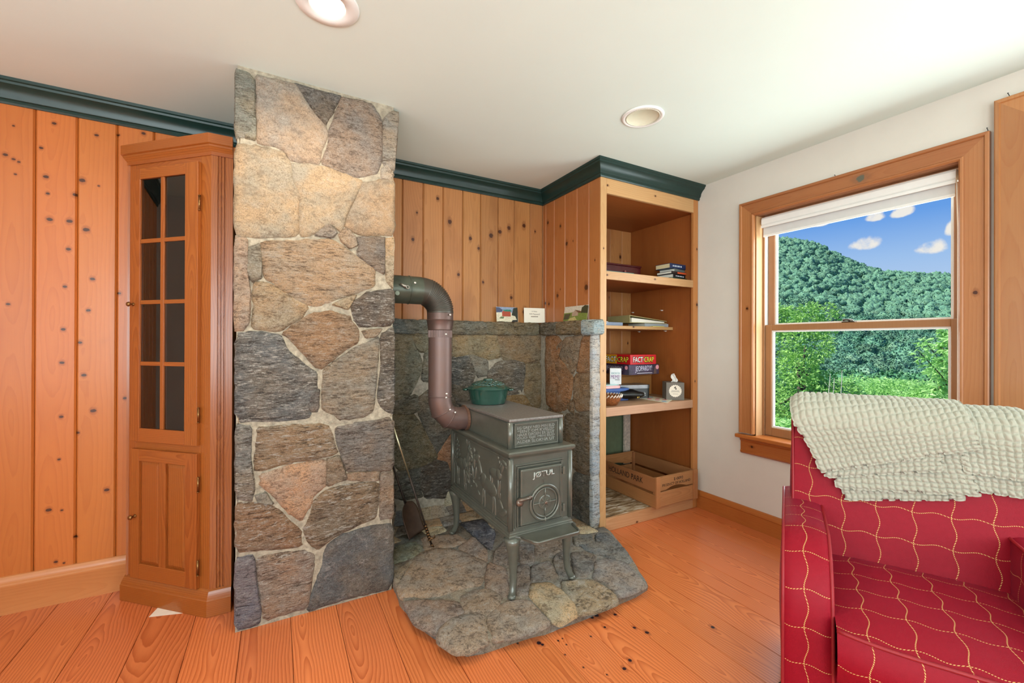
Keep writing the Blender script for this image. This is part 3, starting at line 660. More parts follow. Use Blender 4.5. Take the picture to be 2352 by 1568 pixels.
# ---- chimney
chim = thing('stone_chimney', 'floor to ceiling fieldstone chimney column between corner cabinet and stove', 'chimney', (.17, 2.36, 0))
CX0, CX1, CYF = -.146, .485, 2.045
MB().box(CX0 + .002, CX1 - .002, CYF, 2.668, 0, ZC).obj('mortar_core', mortar, chim)
Z3 = lambda L: [(520 + x / 2.305, 120 + y / 2.305) for x, y in L]
Z4 = lambda L: [(520 + x / 2.148, 750 + y / 2.148) for x, y in L]
chs = [
 (Z3([(54, 62), (110, 100), (140, 140), (146, 230), (142, 345), (110, 435), (54, 440)]), '#8d8672', 't'),
 (Z3([(110, 360), (148, 350), (147, 455), (105, 445)]), '#948a72', 's'),
 (Z3([(160, 120), (290, 145), (370, 165), (405, 230), (455, 310), (522, 385), (535, 430), (505, 500), (490, 585), (420, 582), (340, 565), (320, 525), (270, 492), (163, 468), (168, 250)]), '#bfa78e', 'p'),
 (Z3([(372, 158), (420, 146), (575, 182), (600, 230), (562, 320), (522, 378), (470, 320), (420, 240)]), '#6f655a', 's'),
 (Z3([(618, 205), (690, 212), (772, 265), (820, 350), (829, 450), (818, 590), (790, 638), (690, 658), (600, 632), (507, 582), (540, 500), (550, 400), (590, 300)]), '#8f7c6c', 's'),
 (Z3([(838, 350), (890, 295), (908, 300), (906, 560), (885, 615), (838, 592), (833, 450)]), '#9c8e7c', 't'),
 (Z3([(825, 622), (850, 600), (880, 640), (868, 668), (828, 662)]), '#b09a80', 's'),
 (Z3([(50, 485), (200, 500), (302, 530), (338, 590), (348, 680), (388, 750), (382, 800), (377, 968), (200, 974), (50, 968)]), '#c8ab84', 'p'),
 (Z3([(345, 588), (440, 590), (540, 610), (640, 650), (718, 682), (690, 745), (652, 820), (622, 900), (607, 945), (562, 905), (500, 930), (450, 962), (392, 967), (390, 800), (396, 750), (355, 670)]), '#c6ac88', 'p'),
 (Z3([(722, 688), (800, 680), (903, 668), (903, 962), (720, 962), (636, 922), (650, 860), (692, 770)]), '#c2a27c', 'p'),
 (Z3([(480, 962), (540, 912), (582, 950), (560, 974)]), '#8d7f70', 's'),
 (Z3([(50, 980), (100, 985), (105, 1100), (110, 1200), (122, 1290), (107, 1440), (80, 1466), (50, 1466)]), '#a98a6e', 's'),
 (Z3([(112, 1030), (170, 1018), (182, 1100), (177, 1192), (140, 1208), (118, 1180)]), '#8a7a62', 's'),
 (Z3([(188, 1000), (370, 1000), (560, 990), (622, 1030), (702, 1090), (784, 1150), (779, 1232), (690, 1272), (560, 1312), (470, 1342), (390, 1312), (290, 1252), (213, 1192), (186, 1120)]), '#a88a68', 't'),
 (Z3([(695, 978), (832, 978), (842, 1050), (837, 1168), (760, 1132), (698, 1072), (710, 1020)]), '#7f7062', 't'),
 (Z3([(598, 962), (640, 930), (682, 980), (692, 1020), (660, 1034), (610, 992)]), '#9d8468', 's'),
 (Z3([(850, 990), (904, 985), (906, 1250), (885, 1246), (855, 1212), (845, 1100)]), '#b0926a', 's'),
 (Z3([(153, 1220), (230, 1225), (330, 1290), (432, 1350), (400, 1402), (330, 1442), (270, 1472), (138, 1458), (150, 1330)]), '#a38660', 's'),
 (Z3([(570, 1332), (692, 1280), (662, 1322), (640, 1355)]), '#a58a64', 's'),
 (Z3([(658, 1330), (760, 1270), (898, 1255), (898, 1440), (710, 1452), (678, 1412)]), '#67584a', 'w'),
 ([(652, 766), (706, 727), (754, 713), (798, 725), (824, 760), (822.6, 784), (780.7, 811), (741, 844), (725, 842), (692, 807), (660, 770)], '#957350', 't'),
 (Z4([(52, 40), (160, 30), (262, 45), (292, 110), (382, 190), (442, 230), (442, 310), (412, 400), (402, 452), (260, 464), (52, 469)]), '#6b6660', 'w'),
 (Z4([(424, 330), (452, 318), (447, 412), (413, 412)]), '#6e6257', 's'),
 (Z4([(483, 210), (560, 160), (652, 100), (752, 58), (744, 200), (732, 330), (722, 412), (690, 442), (570, 458), (530, 432), (473, 402), (480, 300)]), '#8b7b66', 't'),
 (Z4([(768, 40), (830, 8), (830, 425), (770, 402), (750, 350), (770, 200)]), '#625a50', 'w'),
 (Z4([(678, 25), (764, 13), (740, 42), (690, 52)]), '#86735c', 's'),
 (Z4([(52, 490), (115, 490), (112, 650), (132, 800), (117, 864), (52, 846)]), '#7d7468', 'w'),
 (Z4([(158, 508), (300, 490), (502, 488), (527, 560), (543, 622), (440, 652), (300, 672), (170, 712), (138, 707), (150, 600)]), '#8a7154', 'w'),
 (Z4([(543, 500), (650, 480), (826, 450), (826, 702), (700, 712), (598, 716), (570, 640), (545, 570)]), '#7b6d60', 't'),
 (Z4([(498, 660), (552, 640), (578, 700), (594, 752), (498, 788)]), '#86725a', 's'),
 (Z4([(172, 740), (300, 690), (492, 660), (492, 782), (432, 832), (402, 902), (370, 954), (310, 912), (230, 832), (178, 782)]), '#b48a66', 's'),
 (Z4([(768, 720), (824, 720), (824, 945), (763, 948), (763, 800)]), '#8b735c', 's'),
 (Z4([(598, 730), (757, 718), (752, 757), (598, 753)]), '#8d7660', 's'),
 (Z4([(438, 860), (500, 810), (600, 783), (749, 773), (749, 880), (738, 942), (640, 982), (540, 1032), (450, 1098), (408, 1062), (383, 1010), (420, 930)]), '#806a50', 'w'),
 (Z4([(52, 880), (140, 875), (220, 890), (302, 960), (362, 1010), (367, 1082), (200, 1102), (52, 1112)]), '#8b6a4b', 'w'),
 (Z4([(150, 838), (190, 828), (222, 872), (158, 862)]), '#8a7c68', 's'),
 (Z4([(50, 1150), (130, 1140), (142, 1250), (162, 1400), (157, 1472), (50, 1504)]), '#75717c', 't'),
 (Z4([(148, 1150), (270, 1130), (370, 1110), (433, 1130), (427, 1210), (412, 1300), (397, 1392), (190, 1452), (170, 1300)]), '#957b66', 'w'),
 (Z4([(498, 1090), (560, 1040), (700, 990), (822, 980), (822, 1292), (600, 1342), (402, 1402), (430, 1320), (470, 1200)]), '#77706a', 'p'),
]
for i, (pts, col, k) in enumerate(chs):
    P = []
    for p in pts:
        q = onY(p, 2.035); P.append((min(max(q.x, CX0), CX1), min(max(q.z, .004), ZC - .018)))
    stone(P, (1, 0, 0), (0, 0, 1), (0, -1, 0), (0, CYF, 0), chim, col, k, h=.012, deep=.02, rough=.8 if k != 'p' else .45, gap=.003, seed=i + 1)
SIDE = ['#8d7f6c', '#a58a64', '#75706a', '#9a7a52', '#b09470', '#6f655a']
for (xs, nx) in ((CX1, 1), (CX0, -1)):        # the two flanks
    for i, q in enumerate(fillers(CYF + .006, 2.60, .01, ZC - .02, .26, [], 5 + nx)):
        stone(q, (0, 1, 0), (0, 0, 1), (nx, 0, 0), (xs - .006 * nx, 0, 0), chim, SIDE[i % 6], 's', h=.006, deep=.004, rough=.35, gap=.004, step=.035, seed=300 + i * 3 + nx)

# ---- low stone wall round the stove nook with a ledge
nook = thing('stone_hearth_wall', 'low L shaped fieldstone wall with a stone ledge behind the stove', 'stone wall', (1.2, 2.62, 0))
YN, XN = 2.632, 1.702
MB().box(.486, 1.744, YN, 2.669, 0, 1.24).box(XN, 1.744, 2.03, YN, 0, 1.24).obj('mortar_core', mortar_d, nook)
ZW = lambda L: [(880 + x / 3.015, 720 + y / 3.015) for x, y in L]
back = [
 ([(60, 150), (182, 150), (232, 260), (262, 340), (252, 430), (182, 560), (60, 602)], '#6c6650', 's'), ([(192, 128), (318, 128), (340, 270), (240, 250)], '#75694c', 's'),
 ([(60, 612), (232, 572), (262, 660), (192, 692), (60, 684)], '#5f5a4a', 't'), ([(60, 702), (202, 692), (262, 770), (332, 900), (372, 1000), (252, 1060), (120, 1082), (60, 1000)], '#63593f', 's'),
 ([(100, 1100), (252, 1072), (252, 1222), (262, 1262), (150, 1292), (60, 1262)], '#575347', 't'), ([(275, 1062), (350, 1012), (442, 1022), (474, 1100), (474, 1190), (442, 1272), (300, 1272), (275, 1200)], '#4f463c', 't'),
 ([(242, 600), (330, 530), (400, 500), (504, 560), (484, 800), (362, 980), (332, 880), (252, 680)], '#5f5749', 's'), ([(380, 1000), (480, 840), (560, 900), (600, 1100), (480, 1110), (450, 1020)], '#8a5f3c', 's'),
 ([(350, 140), (470, 135), (480, 300), (400, 480), (280, 460), (290, 330)], '#6d6653', 't'),
 ([(485, 128), (782, 138), (812, 292), (752, 312), (622, 272), (490, 292)], '#86734f', 's'), ([(800, 148), (1107, 138), (1104, 322), (980, 332), (830, 312)], '#7c6647', 's'),
 ([(478, 312), (592, 300), (644, 400), (622, 462), (560, 502), (478, 480)], '#5c5850', 'w'), ([(610, 298), (722, 330), (722, 422), (660, 432)], '#776c5a', 's'),
 ([(735, 420), (792, 350), (900, 320), (982, 342), (987, 470), (962, 545), (880, 564), (820, 540), (740, 480)], '#62594d', 'w'), ([(1000, 340), (1092, 345), (1104, 640), (1052, 652), (990, 560), (992, 470)], '#735f3e', 's'),
 ([(860, 580), (980, 570), (1032, 640), (900, 650)], '#7c6236', 's'), ([(480, 500), (560, 515), (640, 480), (720, 500), (800, 560), (820, 640), (600, 700), (500, 640)], '#5d564a', 's')]
ret = [
 ([(1125, 150), (1200, 160), (1232, 200), (1182, 260), (1212, 312), (1252, 350), (1302, 440), (1302, 500), (1282, 600), (1252, 662), (1182, 672), (1130, 622), (1120, 400)], '#85592c', 's'),
 ([(1192, 240), (1262, 170), (1362, 160), (1352, 250), (1332, 340), (1302, 422), (1242, 340)], '#7c6448', 's'), ([(1380, 168), (1448, 158), (1448, 402), (1340, 402), (1352, 330)], '#8a5f33', 's'),
 ([(1320, 430), (1448, 420), (1448, 662), (1330, 672), (1310, 560)], '#7d5f3c', 's'), ([(1250, 702), (1448, 690), (1448, 1128), (1320, 1082), (1260, 900)], '#6d5b44', 't'),
 ([(1310, 1110), (1448, 1142), (1452, 1510), (1300, 1450)], '#575247', 's'), ([(1272, 642), (1302, 610), (1304, 672)], '#6d5232', 's'), ([(1130, 660), (1240, 700), (1250, 900), (1290, 1090), (1290, 1300), (1200, 1200), (1140, 900)], '#6b5a42', 's')]
bp = [[(min(max(onY(p, 2.62).x, .49), XN - .004), onY(p, 2.62).z) for p in ZW(L)] for L, _, _ in back]
for i, P in enumerate(bp):
    stone(P, (1, 0, 0), (0, 0, 1), (0, -1, 0), (0, YN, 0), nook, back[i][1], back[i][2], h=.013, deep=.01, rough=1.1, gap=-.003, seed=100 + i)
for i, q in enumerate(fillers(.50, XN - .006, .03, 1.22, .12, bp, 3)):
    stone(q, (1, 0, 0), (0, 0, 1), (0, -1, 0), (0, YN, 0), nook, SIDE[(i * 5) % 6], 's', h=.011, deep=.01, rough=1.0, gap=-.001, seed=140 + i)
rp = [[(min(max(onX(p, 1.69).y, 2.045), YN - .006), onX(p, 1.69).z) for p in ZW(L)] for L, _, _ in ret]
for i, P in enumerate(rp):
    stone(P, (0, 1, 0), (0, 0, 1), (-1, 0, 0), (XN, 0, 0), nook, ret[i][1], ret[i][2], h=.013, deep=.01, rough=1.1, gap=-.002, seed=180 + i)
for i, q in enumerate(fillers(2.05, YN - .006, .06, 1.22, .12, rp, 8)):
    stone(q, (0, 1, 0), (0, 0, 1), (-1, 0, 0), (XN, 0, 0), nook, SIDE[(i * 5 + 2) % 6], 's', h=.009, deep=.01, rough=.6, seed=220 + i)
# pale end stones that finish the return beside the bookcase
for i, (z0, z1, col) in enumerate(((.055, .36, '#98a0a4'), (.365, .60, '#8f979c'), (.605, .835, '#a4abad'), (.84, 1.23, '#b3bcbb'))):
    stone([(1.694, z0), (1.742, z0), (1.744, z1), (1.692, z1)], (1, 0, 0), (0, 0, 1), (0, -1, 0), (0, 2.032, 0), nook, col, 'w', h=.010, deep=.012, rough=.5, gap=.002, step=.012, seed=240 + i)
# ledge stones
def ledge(P, axis, col, k, seed):
    if axis == 'y': stone(P, (1, 0, 0), (0, 0, 1), (0, -1, 0), (0, 2.610, 0), nook, col, k, h=.008, deep=.075, rough=.45, gap=.002, step=.02, seed=seed)
    else: stone(P, (0, 1, 0), (0, 0, 1), (-1, 0, 0), (1.682, 0, 0), nook, col, k, h=.008, deep=.062, rough=.45, gap=.002, step=.02, seed=seed)
lx = [.49, .78, .96, 1.25, 1.46, 1.674]
lc = ['#5d6058', '#65665a', '#6b6655', '#70664c', '#6a6148']
for i in range(5): ledge([(lx[i], 1.240), (lx[i + 1], 1.240), (lx[i + 1], 1.312), (lx[i], 1.312)], 'y', lc[i], 't', 260 + i)
ly = [2.60, 2.40, 2.12, 2.02]
for i, col in enumerate(('#5f5644', '#6f5b38')): ledge([(ly[i + 1], 1.240), (ly[i], 1.240), (ly[i], 1.312), (ly[i + 1], 1.312)], 'x', col, 't', 270 + i)
stone([(1.672, 1.238), (1.752, 1.238), (1.752, 1.312), (1.672, 1.312)], (1, 0, 0), (0, 0, 1), (0, -1, 0), (0, 2.005, 0), nook, '#8b9a9a', 'w', h=.010, deep=.10, rough=.5, gap=.002, step=.012, seed=275)

# ---- raised hearth
hearth = thing('stone_hearth', 'raised irregular flagstone hearth slab under the stove', 'hearth', (1.1, 1.95, 0))
HO = [(.490, 1.985), (.487, 1.90), (.497, 1.80), (.535, 1.66), (.580, 1.56), (.628, 1.475), (.69, 1.455), (.80, 1.450), (.95, 1.432), (1.125, 1.425), (1.33, 1.432), (1.46, 1.437), (1.548, 1.452), (1.585, 1.52), (1.655, 1.66), (1.715, 1.80), (1.770, 1.95), (1.775, 2.008), (1.70, 2.012), (1.70, 2.63), (.490, 2.63)]
HZ = .046
rnd = random.Random(4); mb = MB(); rings = []; hv = []
n = len(HO); HP = []
for i in range(n):
    a, b = Vector(HO[i]), Vector(HO[(i + 1) % n]); k = max(1, int((b - a).length / .03))
    for j in range(k): HP.append(a.lerp(b, j / k))
hc = Vector((1.1, 1.95)); n = len(HP)
for (sc, z) in ((1.0, .0), (1.004, .018), (.998, .034), (.985, HZ)):
    for p in HP:
        q = hc + (p - hc) * sc; j = mnoise.noise(Vector((p.x * 14, p.y * 14, z * 30))) * .006 if p.y < 2.0 else 0
        q = q + (q - hc).normalized() * j; hv.append((q.x, q.y, z + (0 if z == 0 else mnoise.noise(Vector((p.x * 9, p.y * 9, 3))) * .003)))
hv.append((hc.x, hc.y, HZ)); fs = [(r * n + i, r * n + (i + 1) % n, (r + 1) * n + (i + 1) % n, (r + 1) * n + i) for r in range(3) for i in range(n)] + [(3 * n + i, 3 * n + (i + 1) % n, 4 * n) for i in range(n)]
mb.add(hv, fs).obj('slab', stone_mat('slab_mortar', (1, 1, 1), .35, .05, 18), hearth, smooth=True, color=(.42, .37, .30, 1))
ZH = lambda L: [(880 + x / 3.35, 1100 + y / 3.35) for x, y in L]
hs = [
 ([(108, 822), (240, 600), (300, 558), (400, 528), (560, 538), (700, 588), (795, 640), (774, 740), (742, 812), (600, 832), (440, 882), (300, 902), (240, 884), (128, 902)], '#8d7660'),
 ([(135, 950), (330, 928), (440, 928), (570, 938), (624, 1010), (520, 1062), (440, 1112), (400, 1162), (255, 1090), (160, 1020)], '#7f6a5c'),
 ([(598, 900), (700, 850), (820, 848), (914, 900), (880, 972), (790, 1032), (638, 1032)], '#83705d'),
 ([(436, 1152), (520, 1068), (640, 1038), (772, 1038), (782, 1130), (792, 1232), (680, 1300), (560, 1310), (430, 1225)], '#857463'),
 ([(808, 1050), (900, 968), (960, 928), (1120, 928), (1202, 1010), (1275, 1092), (1100, 1170), (860, 1212), (798, 1082)], '#867462'),
 ([(818, 640), (940, 678), (962, 902), (900, 882), (798, 832), (788, 760)], '#86705e'), ([(1045, 660), (1112, 658), (1124, 780), (1102, 884), (1036, 884), (1036, 760)], '#7c6d60'),
 ([(1148, 660), (1270, 628), (1312, 680), (1334, 742), (1240, 772), (1148, 784), (1138, 700)], '#7b6d5f'),
 ([(1138, 800), (1280, 788), (1372, 850), (1474, 960), (1484, 1022), (1360, 1094), (1290, 1062), (1200, 972), (1128, 892)], '#a38a63'),
 ([(1376, 790), (1480, 768), (1600, 768), (1702, 820), (1782, 890), (1796, 932), (1640, 994), (1500, 1014), (1450, 922), (1378, 842)], '#857459'),
 ([(1628, 700), (1638, 620), (1740, 608), (1880, 648), (1962, 740), (2015, 812), (1820, 884), (1720, 802), (1618, 752)], '#7d7268'),
 ([(1508, 500), (1640, 480), (1790, 468), (1852, 530), (1905, 615), (1895, 640), (1740, 602), (1600, 552)], '#6b6a66'),
 ([(1310, 620), (1350, 568), (1400, 558), (1424, 700), (1424, 744), (1350, 724)], '#6f665c'), ([(1448, 560), (1560, 558), (1640, 590), (1602, 680), (1552, 744), (1480, 744)], '#6c6257'),
 ([(1460, 428), (1602, 428), (1604, 482), (1480, 504)], '#6b665c'), ([(1640, 420), (1720, 410), (1782, 462), (1640, 472)], '#5d5d5c'),
 ([(598, 330), (760, 308), (864, 400), (832, 544), (700, 432)], '#565358'), ([(298, 440), (560, 418), (644, 470), (540, 514), (420, 522), (328, 544)], '#866f5a'),
 ([(578, 520), (690, 438), (794, 540), (794, 624), (650, 562)], '#846f5e'), ([(80, 520), (240, 478), (302, 520), (230, 592), (80, 644)], '#71705a'),
 ([(858, 560), (940, 468), (954, 650), (858, 644)], '#76685c'), ([(1048, 500), (1162, 498), (1152, 642), (1058, 644)], '#74685d'), ([(1168, 500), (1380, 458), (1394, 540), (1250, 594), (1168, 584)], '#77695b'),
 ([(80, 660), (220, 620), (108, 802), (75, 792)], '#83735f')]
hp = []
for i, (L, col) in enumerate(hs):
    P = [(min(max(onZ(p, .052).x, .494), 1.77), onZ(p, .052).y) for p in ZH(L)]; hp.append(P)
    stone(P, (1, 0, 0), (0, 1, 0), (0, 0, 1), (0, 0, HZ), hearth, col, 's' if i not in (16, 9) else 't', h=.008, deep=.012, rough=.55, gap=.001, seed=400 + i)
for i, q in enumerate(fillers(.50, 1.69, 1.66, 2.61, .13, hp, 12)):
    stone(q, (1, 0, 0), (0, 1, 0), (0, 0, 1), (0, 0, HZ), hearth, SIDE[(i * 5 + 1) % 6], 's', h=.006, deep=.012, rough=.35, seed=450 + i)
# ================================================================== corner cabinet
OL, OD = (0.3608, 0.0984, 0.01732, 1), (0.1886, 0.03542, 0.00551, 1)
oak = wood('cabinet_oak', OL, OD, spacing=.0075, amp=.22, along=2, across=0, contrast=.62, rough=.30, var=.10, coat=.2, streak=.22, sharp=.55)
oak_h = wood('cabinet_oak_rail', OL, OD, spacing=.0075, amp=.22, along=0, across=2, contrast=.62, rough=.30, var=.10, coat=.2, streak=.22, sharp=.55)
brass = plain('antique_brass', '#8a6238', .32, .9, var=.15)
cab_glass = glass('cabinet_glass', (.94, .93, .92, 1), .09)
cabA = Vector((-.600, 2.563, 0)); cd = Vector((.7255, -.6882, 0)).normalized(); ci = Vector((.6882, .7255, 0)).normalized(); CWD = .4824
cab = thing('corner_cabinet', 'tall orange oak corner cabinet with a glazed upper door', 'cabinet', (-.38, 2.45, 0))
def cp(u, v, z): return cabA + cd * u + ci * v + Vector((0, 0, z))
def lb(mb, u0, u1, v0, v1, z0, z1):
    return mb.obox(cp((u0 + u1) / 2, (v0 + v1) / 2, (z0 + z1) / 2), cd * (u1 - u0) / 2, ci * (v1 - v0) / 2, Vector((0, 0, (z1 - z0) / 2)))
def lbo(name, mat, par, u0, u1, v0, v1, z0, z1, bevel=.0015):
    return lb(MB(), u0, u1, v0, v1, z0, z1).obj(name, mat, par, bevel=bevel, origin=cp((u0 + u1) / 2, (v0 + v1) / 2, (z0 + z1) / 2))
F0, F1 = .052, .425                                  # door opening in face coordinates
lbo('face_stile', oak, cab, 0, F0, 0, .02, .085, 2.0)
lbo('face_stile', oak, cab, F1, CWD, 0, .02, .085, 2.0)
lbo('face_rail', oak_h, cab, F0, F1, 0, .02, 1.948, 2.0)
lbo('face_rail', oak_h, cab, F0, F1, 0, .02, .690, .735)
lbo('face_rail', oak_h, cab, F0, F1, 0, .02, .085, .118)
B1 = cp(CWD, 0, 0); B2 = Vector((-.172, B1.y, 0)); A0 = Vector((-.600, 2.645, 0))
# fluted pilaster on the right, plain return on the left, back and shelves
pil = MB(); xs = [B1.x, B1.x + .026]
prof = [(B1.x - .0005, B1.y)]
for fx in (.026, .037, .049):
    prof += [(B1.x + fx - .0035, B1.y), (B1.x + fx - .0015, B1.y + .005), (B1.x + fx + .0015, B1.y + .005), (B1.x + fx + .0035, B1.y)]
prof += [(B2.x, B1.y), (B2.x, B1.y + .02), (B1.x + .012, B1.y + .02)]
pil.prism(prof, 'z', .085, 2.0).obj('pilaster', oak, cab, origin=(B1.x + .03, B1.y, 1.0))
MB().box(-.602, -.584, 2.556, 2.645, .085, 2.0).obj('side_panel', oak, cab)
inner = wood('cabinet_inside', (.68, .34, .13, 1), (.50, .19, .06, 1), spacing=.014, amp=.3, along=2, across=0, contrast=.4, rough=.4, blot=.2, knots=[(.02, .25, .012), (-.10, -.1, .012), (.05, -.45, .011), (-.06, .55, .011)])
MB().box(-.60, -.172, 2.630, 2.645, .085, 2.0).obj('back_panel', inner, cab, origin=(-.38, 2.63, 1.1))
MB().box(-.187, -.172, B1.y + .02, 2.63, .085, 2.0).obj('back_panel', inner, cab, origin=(-.18, 2.45, 1.1))
foot = [(cabA.x + .012, 2.628), (cabA.x + .012, 2.585), (B1.x + .02, B1.y + .036), (-.19, B1.y + .036), (-.19, 2.628)]
for z in (.10, .765, 1.352, 1.078, 1.625): MB().prism(foot, 'z', z - .010, z + .008).obj('shelf', oak_h, cab)
top = [(cabA.x - .005, 2.645), (cabA.x - .005, 2.56), (B1.x, B1.y - .005), (B2.x, B1.y - .005), (B2.x, 2.645)]
MB().prism(top, 'z', 1.985, 2.0).obj('top_panel', oak_h, cab)
pth = [(A0.x, A0.y), (cabA.x, cabA.y), (B1.x, B1.y), (B2.x, B2.y)]
sweep(pth, [(-.014, 1.992), (.000, 1.992), (.003, 1.998), (.014, 2.012), (.019, 2.018), (.019, 2.026), (.026, 2.029), (.026, 2.070), (-.014, 2.070)], 'crown', oak_h, cab)
sweep(pth, [(-.014, .0015), (.022, .0015), (.022, .070), (.019, .074), (.019, .078), (.008, .104), (.0, .110), (-.014, .110)], 'plinth', oak_h, cab)
# glazed door
dr = lbo('door', oak, cab, F0 - .006, .096, -.018, 0, .728, 1.958)
lbo('door_stile', oak, dr, .358, F1 + .004, -.018, 0, .728, 1.958)
lbo('door_rail', oak_h, dr, .096, .358, -.018, 0, 1.910, 1.958)
lbo('door_rail', oak_h, dr, .096, .358, -.018, 0, .728, .788)
lbo('muntin', oak, dr, .216, .236, -.016, -.002, .788, 1.910)
for z in (1.63, 1.355, 1.079): lbo('muntin', oak_h, dr, .096, .358, -.0155, -.0025, z - .009, z + .009)
zs = [.788, 1.070, 1.088, 1.346, 1.364, 1.621, 1.639, 1.910]
for k in range(4):
    for (u0, u1) in ((.096, .216), (.236, .358)):
        lb(MB(), u0, u1, -.010, -.007, zs[2 * k], zs[2 * k + 1]).obj('pane', cab_glass, dr)
def knob(par, u, z):
    c = cp(u, -.018, z); MB().lathe([(.007, 0), (.007, .002), (.004, .004), (.004, .012), (.010, .017), (.011, .021), (.008, .026), (.001, .028)], c, 20, -ci).obj('knob', brass, par, smooth=True)
def hinge(par, z):
    c = cp(F1 + .006, -.012, z); MB().tube([c - Vector((0, 0, .03)), c + Vector((0, 0, .03))], .0045, 10).lathe([(.005, 0), (.006, .002), (.001, .005)], c + Vector((0, 0, .03)), 10).lathe([(.001, -.005), (.006, -.002), (.005, 0)], c - Vector((0, 0, .03)), 10).obj('hinge', brass, par, smooth=True)
knob(dr, .060, 1.346); hinge(dr, 1.78); hinge(dr, .86)
# panelled lower door
d2 = lbo('door', oak, cab, F0 - .006, .096, -.018, 0, .110, .693)
lbo('door_stile', oak, d2, .365, F1 + .004, -.018, 0, .110, .693)
lbo('door_stile', oak, d2, .213, .252, -.017, 0, .168, .650)
lbo('door_rail', oak_h, d2, .096, .365, -.018, 0, .640, .693)
lbo('door_rail', oak_h, d2, .096, .365, -.018, 0, .110, .178)
for (u0, u1) in ((.096, .213), (.252, .365)):
    m = MB(); z0, z1, e = .178, .640, .016
    P0 = [(u0, -.007, z0), (u1, -.007, z0), (u1, -.007, z1), (u0, -.007, z1)]; P1 = [(u0 + e, -.014, z0 + e), (u1 - e, -.014, z0 + e), (u1 - e, -.014, z1 - e), (u0 + e, -.014, z1 - e)]
    bk = [(u0, 0, z0), (u1, 0, z0), (u1, 0, z1), (u0, 0, z1)]
    m.add([cp(*p) for p in bk + P0 + P1], [(0, 3, 2, 1), (8, 9, 10, 11)] + [(i, (i + 1) % 4, 4 + (i + 1) % 4, 4 + i) for i in range(4)] + [(4 + i, 4 + (i + 1) % 4, 8 + (i + 1) % 4, 8 + i) for i in range(4)])
    m.obj('door_panel', oak, d2, origin=cp((u0 + u1) / 2, 0, .4))
knob(d2, .076, .391); hinge(d2, .56); hinge(d2, .20)
# white tile wedged under the plinth
q = [onZ(p, .0) for p in ((342, 1417), (438, 1406), (372, 1386))]
wd = MB(); u = (q[1] - q[0]).normalized(); inn = Vector((-.1, 1, 0)).normalized()
pts = [q[0], q[0] + u * .17, q[0] + u * .17 + Vector((.03, .14, 0)), q[2] + Vector((.02, .10, 0)), q[2]]
wd.prism([(p.x, p.y) for p in pts], 'z', .0005, .0014)
tag(wd.obj('paper_sheet', plain('white_card', '#f3e3cf', .8, var=.04)), 'corner of a cream paper sheet slid under the corner cabinet', 'paper')

# ================================================================== built-in bookcase
bkL, bkD = (0.558, 0.3317, 0.1353, 1), (0.423, 0.2008, 0.06548, 1)
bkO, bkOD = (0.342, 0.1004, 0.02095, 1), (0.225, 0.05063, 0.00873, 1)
face = wood('bookcase_face', bkL, bkD, spacing=.013, amp=.3, along=2, across=0, contrast=.4, rough=.42, blot=.2, knots=[(0, .66, .006), (0, -.1, .005)])
face_h = wood('bookcase_rail', bkL, bkD, spacing=.013, amp=.3, along=0, across=2, contrast=.45, rough=.42, blot=.25, knots=[(.0, -.40, .008), (.005, .02, .008)])
face_r = wood('bookcase_face_right', (0.4592, 0.185, 0.0551, 1), (0.3444, 0.1063, 0.02362, 1), spacing=.013, amp=.3, along=2, across=0, contrast=.4, rough=.42, blot=.2, knots=[(.012, .75, .008), (.014, .35, .012), (-.005, -.2, .007)])
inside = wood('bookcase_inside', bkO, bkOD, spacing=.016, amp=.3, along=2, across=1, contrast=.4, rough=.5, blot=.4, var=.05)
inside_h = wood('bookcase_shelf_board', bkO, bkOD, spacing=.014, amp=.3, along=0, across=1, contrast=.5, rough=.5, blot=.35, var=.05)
worn = wood('worn_shelf_pine', (.50, .30, .17, 1), (.33, .17, .085, 1), spacing=.010, amp=.3, along=0, across=1, contrast=.6, rough=.65, blot=.5, var=.05, streak=.5)
worn2, t_, b_ = mat_new('weathered_plywood')
s_ = t_.sep(t_.new('ShaderNodeTexCoord').outputs['Object'])
n_ = t_.noise(t_.comb(t_.math('MULTIPLY', s_[0], 7), t_.math('MULTIPLY', s_[1], 38), 0), 1, 5, .65, .6)
t_.l.new(t_.ramp(n_, [(.32, lin('#3a2a1c')), (.46, lin('#8a6a44')), (.55, lin('#b9a486')), (.66, lin('#d9cfbf'))]), b_.inputs['Base Color']); b_.inputs['Roughness'].default_value = .75
bk = thing('bookcase', 'built in open pine bookcase beside the window wall', 'bookcase', (2.2, 2.33, 0))
BX0, BX1, BY, BYB = 1.7455, 2.655, 2.02, 2.6685
def bpart(name, mat, x0, x1, y0, y1, z0, z1, bevel=.002): return MB().box(x0, x1, y0, y1, z0, z1).obj(name, mat, bk, bevel=bevel, origin=((x0 + x1) / 2, (y0 + y1) / 2, (z0 + z1) / 2))
bpart('face_stile', face, BX0, 1.794, BY, BY + .02, 0, 2.21)
bpart('face_stile', face_r, 2.606, BX1, BY, BY + .02, 0, 2.21)
bpart('face_rail', face_h, 1.794, 2.606, BY, BY + .02, 2.112, 2.21)
bpart('side_panel', inside, BX0 + .020, BX0 + .035, BY + .02, BYB, 0, 2.21)
bpart('side_panel', inside, 2.640, BX1, BY + .02, BYB, 0, 2.21)
bpart('top_panel', inside_h, BX0 + .035, 2.640, BY + .02, BYB, 2.118, 2.135)
s1 = bpart('shelf', face_h, 1.7945, 2.6055, BY + .001, BY + .021, 1.576, 1.628)
bpart('shelf', inside_h, BX0 + .035, 2.640, BY + .021, BYB, 1.600, 1.624)
bpart('shelf', face_h, BX0 + .036, 2.637, 2.225, BYB, 1.277, 1.299, .001)
